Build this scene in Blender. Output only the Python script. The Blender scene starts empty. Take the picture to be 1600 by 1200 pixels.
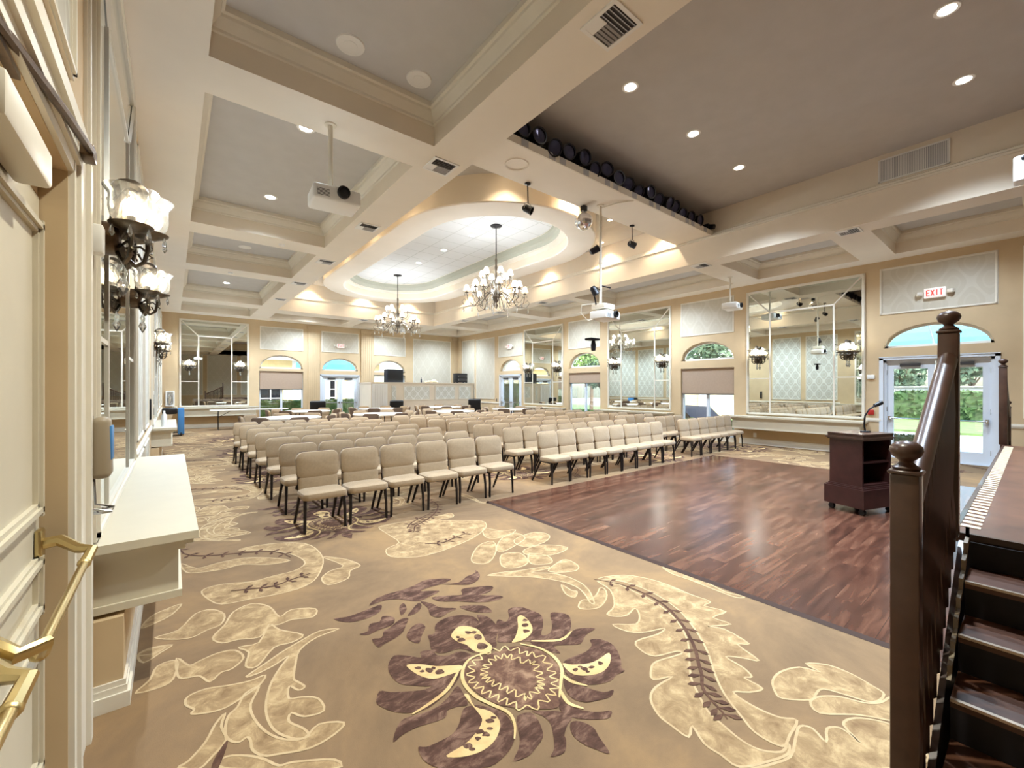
import bpy, bmesh, math, random, json
from mathutils import Vector, Matrix
R_ = math.radians; PI = math.pi
rnd = random.Random(7)
scene = bpy.context.scene
COL = scene.collection

# ------------------------------------------------------------------ helpers
def lin(c):
    return tuple(((v/255)/12.92 if v/255 <= .04045 else ((v/255+.055)/1.055)**2.4) for v in c)

class MB:
    """collects shapes into one mesh"""
    def __init__(s): s.v=[]; s.f=[]; s.m=[]; s.M=None
    def add(s, vs, fs, mi=0):
        b=len(s.v)
        if s.M is not None: vs=[tuple(s.M @ Vector(p)) for p in vs]
        s.v.extend(vs); s.f.extend([tuple(b+i for i in f) for f in fs]); s.m.extend([mi]*len(fs)); return s
    def box(s,x0,x1,y0,y1,z0,z1,mi=0):
        x0,x1=min(x0,x1),max(x0,x1); y0,y1=min(y0,y1),max(y0,y1); z0,z1=min(z0,z1),max(z0,z1)
        return s.add([(x0,y0,z0),(x1,y0,z0),(x1,y1,z0),(x0,y1,z0),(x0,y0,z1),(x1,y0,z1),(x1,y1,z1),(x0,y1,z1)],
          [(0,3,2,1),(4,5,6,7),(0,1,5,4),(1,2,6,5),(2,3,7,6),(3,0,4,7)],mi)
    def cbox(s,c,size,mi=0):
        return s.box(c[0]-size[0]/2,c[0]+size[0]/2,c[1]-size[1]/2,c[1]+size[1]/2,c[2]-size[2]/2,c[2]+size[2]/2,mi)
    def rbox(s,c,size,bev,seg=3,mi=0,M=None,taper=None):
        bm=bmesh.new(); bmesh.ops.create_cube(bm,size=1)
        bmesh.ops.scale(bm,vec=size,verts=bm.verts)
        if taper:
            for v in bm.verts:
                if v.co.z>0: v.co.x*=taper[0]; v.co.y*=taper[1]
        bmesh.ops.bevel(bm,geom=list(bm.edges),offset=bev,segments=seg,profile=.5,affect='EDGES')
        T=Matrix.Translation(c) @ (M if M is not None else Matrix.Identity(4))
        bm.verts.index_update()
        s.add([tuple(T@v.co) for v in bm.verts],[tuple(v.index for v in f.verts) for f in bm.faces],mi); bm.free(); return s
    def pad(s,w,h,t,r,M=None,mi=0,bulge=.012,inset=.03):
        n=6; out=[]
        for sx,sz,a0 in ((1,1,0),(-1,1,90),(-1,-1,180),(1,-1,270)):
            for i in range(n+1):
                a=R_(a0+90*i/n); out.append((sx,sz,math.cos(a),math.sin(a)))
        def ring(ins,y):
            rr=max(r-ins*.6,.01); return [(sx*(w/2-ins-rr)+c*rr,y,sz*(h/2-ins-rr)+q*rr) for sx,sz,c,q in out]
        R=[ring(inset*2.6,-t/2-bulge*.7),ring(inset,-t/2),ring(inset*.25,-t*.36),ring(0,-t*.12),ring(0,t*.2),ring(inset*.25,t*.4),ring(inset,t/2)]
        k=len(out); vs=[p for q in R for p in q]; fs=[]
        for i in range(len(R)-1):
            for j in range(k): fs.append((i*k+j,i*k+(j+1)%k,(i+1)*k+(j+1)%k,(i+1)*k+j))
        c0=len(vs); vs.append((0,-t/2-bulge,0)); fs+= [(c0,(j+1)%k,j) for j in range(k)]; fs.append(tuple((len(R)-1)*k+j for j in range(k)))
        if M is not None: vs=[tuple(M@Vector(p)) for p in vs]
        return s.add(vs,fs,mi)
    def tube(s,pts,r,n=8,mi=0,closed=False,cap=True):
        pts=[Vector(p) for p in pts]; k=len(pts); vs=[]; fs=[]; up=None
        rr=r if isinstance(r,(list,tuple)) else [r]*k
        for i,p in enumerate(pts):
            t=(pts[(i+1)%k]-pts[i-1]) if (closed or 0<i<k-1) else (pts[1]-pts[0] if i==0 else pts[-1]-pts[-2])
            t.normalize()
            if up is None: up=Vector((0,0,1)) if abs(t.z)<.9 else Vector((1,0,0))
            a=t.cross(up)
            if a.length<1e-5: a=t.cross(Vector((.3,.9,.2)))
            a.normalize(); b=a.cross(t).normalized(); up=b
            for j in range(n):
                w=2*PI*j/n; q=p+(a*math.cos(w)+b*math.sin(w))*rr[i]; vs.append(tuple(q))
        for i in range(k if closed else k-1):
            for j in range(n):
                a0=i*n+j; a1=i*n+(j+1)%n; b0=((i+1)%k)*n+j; b1=((i+1)%k)*n+(j+1)%n
                fs.append((a0,a1,b1,b0))
        if cap and not closed:
            fs.append(tuple(range(n-1,-1,-1))); fs.append(tuple((k-1)*n+j for j in range(n)))
        return s.add(vs,fs,mi)
    def lathe(s,prof,c=(0,0,0),n=16,mi=0,M=None,cap=True):
        vs=[];fs=[];k=len(prof)
        for r,z in prof:
            for j in range(n):
                w=2*PI*j/n; p=Vector((r*math.cos(w),r*math.sin(w),z))
                if M is not None: p=M@p
                vs.append((p.x+c[0],p.y+c[1],p.z+c[2]))
        for i in range(k-1):
            for j in range(n):
                fs.append((i*n+j,i*n+(j+1)%n,(i+1)*n+(j+1)%n,(i+1)*n+j))
        if cap:
            if prof[0][0]>1e-6: fs.append(tuple(range(n-1,-1,-1)))
            if prof[-1][0]>1e-6: fs.append(tuple((k-1)*n+j for j in range(n)))
        return s.add(vs,fs,mi)
    def ball(s,c,r,n=12,mi=0,sq=1.0):
        k=max(6,n//2+1)
        return s.lathe([(max(r*math.sin(PI*i/k),1e-4),-r*sq*math.cos(PI*i/k)) for i in range(k+1)],c,n,mi,cap=False)
    def prism(s,poly,lo,hi,axis='z',mi=0):
        """polygon extruded; axis z: (x,y), y: (x,z), x: (y,z)"""
        n=len(poly); f={'z':lambda p,d:(p[0],p[1],d),'y':lambda p,d:(p[0],d,p[1]),'x':lambda p,d:(d,p[0],p[1])}[axis]
        vs=[f(p,lo) for p in poly]+[f(p,hi) for p in poly]
        return s.add(vs,[tuple(range(n-1,-1,-1)),tuple(range(n,2*n))]+[(i,(i+1)%n,n+(i+1)%n,n+i) for i in range(n)],mi)
    def quad(s,a,b,c,d,mi=0): return s.add([a,b,c,d],[(0,1,2,3)],mi)
    def build(s,name,mats,parent=None,smooth=True,ang=38,fixn=True):
        me=bpy.data.meshes.new(name); me.from_pydata(s.v,[],s.f)
        if not isinstance(mats,(list,tuple)): mats=[mats]
        for m in mats: me.materials.append(m)
        if len(mats)>1: me.polygons.foreach_set('material_index',s.m)
        if fixn:
            bm=bmesh.new(); bm.from_mesh(me); bmesh.ops.recalc_face_normals(bm,faces=bm.faces); bm.to_mesh(me); bm.free()
        if smooth:
            me.polygons.foreach_set('use_smooth',[True]*len(me.polygons)); me.set_sharp_from_angle(angle=R_(ang))
        me.update(); o=bpy.data.objects.new(name,me); COL.objects.link(o)
        if parent is not None: o.parent=parent
        return o

def tag(o,label,cat,group=None):
    o['label']=label; o['category']=cat
    if group: o['group']=group
    return o
def thing(name,label,cat,loc=(0,0,0),rz=0,group=None):
    o=bpy.data.objects.new(name,None); COL.objects.link(o); o.empty_display_size=.1
    o.location=loc; o.rotation_euler=(0,0,rz); return tag(o,label,cat,group)
def struct(o): o['kind']='structure'; return o
def dup(root,loc,rz=None,label=None,group=None,name=None):
    def cp(o,par):
        c=o.copy(); COL.objects.link(c)
        if par is not None: c.parent=par
        for ch in kids.get(o.name,()): cp(ch,c)
        return c
    kids={}
    st=[root]
    while st:
        o=st.pop(); kids[o.name]=list(o.children); st+=kids[o.name]
    r=cp(root,None); r.location=loc
    if rz is not None: r.rotation_euler=(0,0,rz)
    if label: r['label']=label
    if group: r['group']=group
    return r
ORD=['first','second','third','fourth','fifth','sixth','seventh','eighth','ninth','tenth','eleventh','twelfth','thirteenth','fourteenth','fifteenth','sixteenth','seventeenth','eighteenth','nineteenth','twentieth','twenty-first','twenty-second','twenty-third','twenty-fourth']

# ------------------------------------------------------------------ materials
def mat(name,rgb,rough=.6,metal=0,var=0,scale=6,bump=0,bscale=60,spec=.5,coat=0,emit=None,es=0,trans=0,ior=1.45,detail=4,sheen=0):
    m=bpy.data.materials.new(name); m.use_nodes=True; nt=m.node_tree; b=nt.nodes['Principled BSDF']
    c=lin(rgb); b.inputs['Base Color'].default_value=(*c,1); b.inputs['Roughness'].default_value=rough; b.inputs['Metallic'].default_value=metal
    b.inputs['Specular IOR Level'].default_value=spec; b.inputs['Coat Weight'].default_value=coat
    b.inputs['Transmission Weight'].default_value=trans; b.inputs['IOR'].default_value=ior
    if sheen: b.inputs['Sheen Weight'].default_value=sheen
    if emit: b.inputs['Emission Color'].default_value=(*lin(emit),1); b.inputs['Emission Strength'].default_value=es
    if var or bump: tc=nt.nodes.new('ShaderNodeTexCoord')
    if var:
        n=nt.nodes.new('ShaderNodeTexNoise'); n.inputs['Scale'].default_value=scale; n.inputs['Detail'].default_value=detail
        nt.links.new(tc.outputs['Object'],n.inputs['Vector'])
        r=nt.nodes.new('ShaderNodeValToRGB'); r.color_ramp.elements[0].position=.3; r.color_ramp.elements[1].position=.7
        r.color_ramp.elements[0].color=(*[x*(1-var) for x in c],1); r.color_ramp.elements[1].color=(*[min(1,x*(1+var)) for x in c],1)
        nt.links.new(n.outputs['Fac'],r.inputs['Fac']); nt.links.new(r.outputs['Color'],b.inputs['Base Color'])
    if bump:
        n2=nt.nodes.new('ShaderNodeTexNoise'); n2.inputs['Scale'].default_value=bscale; n2.inputs['Detail'].default_value=3
        nt.links.new(tc.outputs['Object'],n2.inputs['Vector']); bp=nt.nodes.new('ShaderNodeBump'); bp.inputs['Strength'].default_value=bump
        bp.inputs['Distance'].default_value=.01
        nt.links.new(n2.outputs['Fac'],bp.inputs['Height']); nt.links.new(bp.outputs['Normal'],b.inputs['Normal'])
    return m
def math_node(nt,op,a=None,b=None):
    n=nt.nodes.new('ShaderNodeMath'); n.operation=op
    for i,x in enumerate((a,b)):
        if x is None: continue
        if isinstance(x,(int,float)): n.inputs[i].default_value=x
        else: nt.links.new(x,n.inputs[i])
    return n.outputs[0]
def damask(name,base,line,p=.52,q=.86,w=.42,rough=.5):
    """woven ogee-lattice wallpaper, pattern laid along the wall"""
    m=bpy.data.materials.new(name); m.use_nodes=True; nt=m.node_tree; b=nt.nodes['Principled BSDF']; b.inputs['Roughness'].default_value=rough
    g=nt.nodes.new('ShaderNodeNewGeometry'); sx=nt.nodes.new('ShaderNodeSeparateXYZ'); nt.links.new(g.outputs['Position'],sx.inputs[0])
    u=math_node(nt,'ADD',sx.outputs[0],sx.outputs[1])
    cu=math_node(nt,'COSINE',math_node(nt,'MULTIPLY',u,2*PI/p)); cv=math_node(nt,'COSINE',math_node(nt,'MULTIPLY',sx.outputs[2],2*PI/q))
    sm=math_node(nt,'ABSOLUTE',math_node(nt,'ADD',cu,cv)); l1=math_node(nt,'LESS_THAN',sm,w)
    c2=math_node(nt,'ABSOLUTE',math_node(nt,'SUBTRACT',math_node(nt,'ABSOLUTE',math_node(nt,'ADD',cu,cv)),1.35)); l2=math_node(nt,'LESS_THAN',c2,.16)
    f=math_node(nt,'MAXIMUM',l1,math_node(nt,'MULTIPLY',l2,.6))
    no=nt.nodes.new('ShaderNodeTexNoise'); no.inputs['Scale'].default_value=22; nt.links.new(g.outputs['Position'],no.inputs['Vector'])
    f=math_node(nt,'MULTIPLY',f,math_node(nt,'ADD',no.outputs['Fac'],.35))
    mx=nt.nodes.new('ShaderNodeMix'); mx.data_type='RGBA'; nt.links.new(f,mx.inputs[0])
    mx.inputs[6].default_value=(*lin(base),1); mx.inputs[7].default_value=(*lin(line),1); nt.links.new(mx.outputs[2],b.inputs['Base Color'])
    return m
def clear(name,tint=(245,250,250),fac=.1,rough=.02,extra=None):
    m=bpy.data.materials.new(name); m.use_nodes=True; nt=m.node_tree; nt.nodes.remove(nt.nodes['Principled BSDF'])
    t=nt.nodes.new('ShaderNodeBsdfTransparent'); t.inputs[0].default_value=(*lin(tint),1)
    g=nt.nodes.new('ShaderNodeBsdfGlossy'); g.inputs['Roughness'].default_value=rough
    fr=nt.nodes.new('ShaderNodeFresnel'); fr.inputs[0].default_value=1.35
    f=math_node(nt,'ADD',math_node(nt,'MULTIPLY',fr.outputs[0],.7),fac)
    mx=nt.nodes.new('ShaderNodeMixShader'); nt.links.new(f,mx.inputs[0]); nt.links.new(t.outputs[0],mx.inputs[1]); nt.links.new(g.outputs[0],mx.inputs[2])
    nt.links.new(mx.outputs[0],nt.nodes['Material Output'].inputs[0]); return m
def emis(name,rgb,s):
    m=bpy.data.materials.new(name); m.use_nodes=True; nt=m.node_tree; nt.nodes.remove(nt.nodes['Principled BSDF'])
    e=nt.nodes.new('ShaderNodeEmission'); e.inputs[0].default_value=(*lin(rgb),1); e.inputs[1].default_value=s
    nt.links.new(e.outputs[0],nt.nodes['Material Output'].inputs[0]); return m
def planks(name):
    m=bpy.data.materials.new(name); m.use_nodes=True; nt=m.node_tree; b=nt.nodes['Principled BSDF']
    tc=nt.nodes.new('ShaderNodeTexCoord'); mp=nt.nodes.new('ShaderNodeMapping'); nt.links.new(tc.outputs['Object'],mp.inputs[0])
    br=nt.nodes.new('ShaderNodeTexBrick'); br.inputs['Scale'].default_value=1; br.inputs['Brick Width'].default_value=1.22; br.inputs['Row Height'].default_value=.15
    br.inputs['Mortar Size'].default_value=.0015; br.inputs['Bias'].default_value=0; br.offset=.37
    br.inputs['Color1'].default_value=(.0,.0,.0,1); br.inputs['Color2'].default_value=(1,1,1,1); br.inputs['Mortar'].default_value=(0,0,0,1)
    nt.links.new(mp.outputs[0],br.inputs['Vector'])
    mp2=nt.nodes.new('ShaderNodeMapping'); mp2.inputs['Scale'].default_value=(2.2,16,1); nt.links.new(tc.outputs['Object'],mp2.inputs[0])
    ad=nt.nodes.new('ShaderNodeVectorMath'); ad.operation='ADD'; nt.links.new(mp2.outputs[0],ad.inputs[0]); sc=nt.nodes.new('ShaderNodeVectorMath'); sc.operation='SCALE'; sc.inputs[3].default_value=9
    nt.links.new(br.outputs['Color'],sc.inputs[0]); nt.links.new(sc.outputs[0],ad.inputs[1])
    no=nt.nodes.new('ShaderNodeTexNoise'); no.inputs['Scale'].default_value=1; no.inputs['Detail'].default_value=5; no.inputs['Distortion'].default_value=.35; nt.links.new(ad.outputs[0],no.inputs['Vector'])
    f=math_node(nt,'ADD',math_node(nt,'MULTIPLY',br.outputs['Color'],.2),math_node(nt,'MULTIPLY',no.outputs['Fac'],.9))
    r=nt.nodes.new('ShaderNodeValToRGB'); e=r.color_ramp.elements; e[0].position=.28; e[0].color=(*lin((44,25,18)),1); e[1].position=.82; e[1].color=(*lin((110,75,57)),1)
    x=e.new(.55); x.color=(*lin((76,46,34)),1)
    nt.links.new(f,r.inputs[0])
    mx=nt.nodes.new('ShaderNodeMix'); mx.data_type='RGBA'; nt.links.new(br.outputs['Fac'],mx.inputs[0]); nt.links.new(r.outputs[0],mx.inputs[6]); mx.inputs[7].default_value=(*lin((45,26,20)),1)
    nt.links.new(mx.outputs[2],b.inputs['Base Color']); b.inputs['Roughness'].default_value=.23; b.inputs['Specular IOR Level'].default_value=.28
    return m
def mottled(name,c1,c2,c3,scale,rough=.95,stretch=(1,1,1),bump=.25):
    m=bpy.data.materials.new(name); m.use_nodes=True; nt=m.node_tree; b=nt.nodes['Principled BSDF']
    tc=nt.nodes.new('ShaderNodeTexCoord'); mp=nt.nodes.new('ShaderNodeMapping'); mp.inputs['Scale'].default_value=stretch; nt.links.new(tc.outputs['Object'],mp.inputs[0])
    no=nt.nodes.new('ShaderNodeTexNoise'); no.inputs['Scale'].default_value=scale; no.inputs['Detail'].default_value=9; no.inputs['Roughness'].default_value=.68; no.inputs['Distortion'].default_value=.5
    nt.links.new(mp.outputs[0],no.inputs['Vector'])
    r=nt.nodes.new('ShaderNodeValToRGB'); e=r.color_ramp.elements; e[0].position=.33; e[0].color=(*lin(c1),1); e[1].position=.68; e[1].color=(*lin(c3),1); x=e.new(.5); x.color=(*lin(c2),1)
    nt.links.new(no.outputs['Fac'],r.inputs[0]); nt.links.new(r.outputs[0],b.inputs['Base Color']); b.inputs['Roughness'].default_value=rough; b.inputs['Specular IOR Level'].default_value=.15
    n2=nt.nodes.new('ShaderNodeTexNoise'); n2.inputs['Scale'].default_value=220; nt.links.new(tc.outputs['Object'],n2.inputs['Vector'])
    bp=nt.nodes.new('ShaderNodeBump'); bp.inputs['Strength'].default_value=bump; bp.inputs['Distance'].default_value=.004; nt.links.new(n2.outputs['Fac'],bp.inputs['Height']); nt.links.new(bp.outputs[0],b.inputs['Normal'])
    return m
M={}
M['wall']=mat('wall_paint',(201,177,141),.7,var=.04,scale=3)
M['trim']=mat('cream_trim',(226,219,204),.45,var=.02)
M['doorpaint']=mat('door_cream',(206,197,176),.45,var=.02)
M['white']=mat('white_paint',(235,234,230),.4)
M['soffit']=mat('soffit_paint',(236,229,217),.75,var=.02,scale=2)
M['fascia']=mat('fascia_paint',(226,214,195),.75,var=.03,scale=2)
M['grey']=mat('coffer_grey',(198,196,194),.85,var=.03,scale=4,bump=.1,bscale=90)
M['tile']=None
M['damask']=damask('damask_wallpaper',(196,188,170),(203,196,180),p=.5,q=.8,w=.3)
M['damask_pale']=damask('damask_fabric',(206,206,196),(232,234,230),p=.42,q=.5,w=.4)
M['damask_fine']=damask('damask_wallpaper_pale',(190,186,174),(218,218,208),p=.4,q=.62,w=.4)
M['mirror']=mat('mirror_glass',(222,228,222),.015,1.0)
M['glass']=clear('window_glass')
M['lampglass']=clear('blown_glass',(250,248,242),.12,.05)
nt=M['lampglass'].node_tree; tl=nt.nodes.new('ShaderNodeBsdfTranslucent'); tl.inputs[0].default_value=(.9,.88,.84,1); mo=nt.nodes['Material Output']; prev=mo.inputs[0].links[0].from_socket
m2=nt.nodes.new('ShaderNodeMixShader'); m2.inputs[0].default_value=.018; nt.links.new(prev,m2.inputs[1]); nt.links.new(tl.outputs[0],m2.inputs[2]); nt.links.new(m2.outputs[0],mo.inputs[0])
M['crystal']=mat('crystal',(245,248,250),.03,0,trans=.85,ior=1.5)
M['bronze']=mat('aged_bronze',(92,72,54),.35,.85,var=.25,scale=30)
M['silverleaf']=mat('antique_silver',(112,103,92),.32,.85,var=.2,scale=30)
M['brass']=mat('polished_brass',(205,184,132),.32,1.0)
M['chrome']=mat('chrome',(205,208,212),.12,1.0)
M['alu']=mat('white_aluminium',(214,222,232),.35)
M['black']=mat('black_plastic',(22,22,25),.4)
M['blacksat']=mat('black_metal',(28,27,32),.35,.4)
M['darkgrey']=mat('dark_grey',(62,60,60),.5)
M['grille']=mat('grille_grey',(176,176,178),.6)
M['fabric']=mat('beige_chair_fabric',(167,145,116),.9,var=.07,scale=45,bump=.3,bscale=320,spec=.2,sheen=.25)
M['fabric_dark']=mat('taupe_chair_fabric',(116,98,84),.9,var=.07,scale=45,bump=.3,bscale=320,spec=.2)
M['legmetal']=mat('dark_chair_legs',(46,40,38),.38,.6)
M['cloth']=mat('white_tablecloth',(238,234,226),.8,var=.02)
M['wood_dark']=mat('espresso_wood',(58,36,26),.3,var=.3,scale=8,coat=.25)
M['wood_rail']=mat('mahogany_rail',(66,44,33),.34,var=.25,scale=10,coat=.2)
M['tread']=mat('stage_boards',(92,60,44),.35,var=.28,scale=5,coat=.15)
M['riser']=mat('black_riser',(24,20,24),.6,var=.2,scale=20)
M['cove_shaded']=mat('cove_shaded_grey',(172,172,158),.8)  # grey-green darkens the oval's inner band: shade painted into its colour
M['edge']=mat('floor_edge',(64,44,36),.75)
M['lectern']=mat('lectern_walnut',(62,34,30),.35,var=.22,scale=9,coat=.15)
M['plank']=planks('dance_floor_planks')
M['carpet']=mottled('carpet_ground',(110,90,69),(128,104,78),(148,119,84),.8)
M['c_purple']=mottled('carpet_plum',(60,42,34),(84,60,50),(134,105,88),8,stretch=(1,2.2,1))
M['c_core']=mottled('carpet_core',(74,52,42),(104,76,62),(150,120,96),10)
M['c_pale']=mottled('carpet_leaf',(124,99,72),(150,125,92),(188,162,122),9)
M['c_inner']=mottled('carpet_petal_gold',(182,150,102),(200,170,120),(214,188,140),5)
M['c_line']=mottled('carpet_outline',(172,148,112),(182,158,122),(190,168,133),8)
M['c_vine']=mottled('carpet_vine',(66,44,36),(84,60,48),(104,76,60),9)
M['blind']=mat('blind_fabric',(170,148,128),.85,var=.04,scale=20)
M['bulb']=emis('lamp_bulb',(255,246,230),9)
M['lens']=emis('downlight_lens',(255,248,236),9)
M['cove']=emis('cove_lens',(255,228,186),8)
M['shade']=mat('white_glass_shade',(250,244,232),.5,emit=(255,240,215),es=.24)
M['red']=emis('exit_red',(235,70,62),.28)
M['signface']=mat('sign_white',(236,230,224),.5,emit=(255,236,228),es=.05)
M['redpaint']=mat('red_paint',(176,40,34),.4)
M['blue']=mat('blue_plastic',(72,132,192),.4)
M['teal']=mat('teal_awning',(130,205,215),.7,emit=None)
M['discoball']=mat('disco_facets',(225,225,228),.06,1.0)
M['asphalt']=mat('asphalt',(176,178,182),.9,var=.06,scale=2)
M['lawn']=mat('lawn',(116,138,84),.95,var=.25,scale=3)
M['hedge']=mat('hedge_leaf',(70,94,54),.7,var=.45,scale=5)
M['leafy']=mat('tree_leaf',(96,118,92),.7,var=.4,scale=2)
M['leaf2']=mat('bright_leaf',(120,150,84),.7,var=.35,scale=5)
M['bark']=mat('bark',(104,88,74),.9,var=.2)
M['stucco']=mat('yellow_stucco',(238,214,160),.85,var=.03)
M['paving']=mat('concrete',(206,202,194),.9,var=.06,scale=2)
M['roofred']=mat('roof_tile',(176,104,90),.8,var=.15)
M['carpaint']=mat('dark_car_paint',(34,35,42),.55,0,spec=.2)
M['carglass']=mat('tinted_glass',(26,28,34),.5,0,spec=.15)
M['navy']=mat('navy_speaker',(34,40,56),.6)
M['cream']=mat('cream_cloth',(232,214,184),.9,var=.05)

# ------------------------------------------------------------------ key dimensions (metres)
XL,XR,YF,YB=-.3,12.2,19.9,-4.0
H=4.3; HC=4.72; HT=5.4        # beam underside, coffer panel, high tray
GL0,GL1,GR0,GR1=2.36,2.92,9.15,9.65   # girders left and right
DFX0,DFX1,DFY0,DFY1=3.24,9.36,.28,4.5
# lamp powers (watts) and exposure
SCONCE_W,CHAND_W,DANCE_W,COF_W,OVAL_W,COVE_W=2.6,3.6,150,122,130,24
SKY_W,SUN_W,EXPO=.2,1.4,2.55
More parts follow.
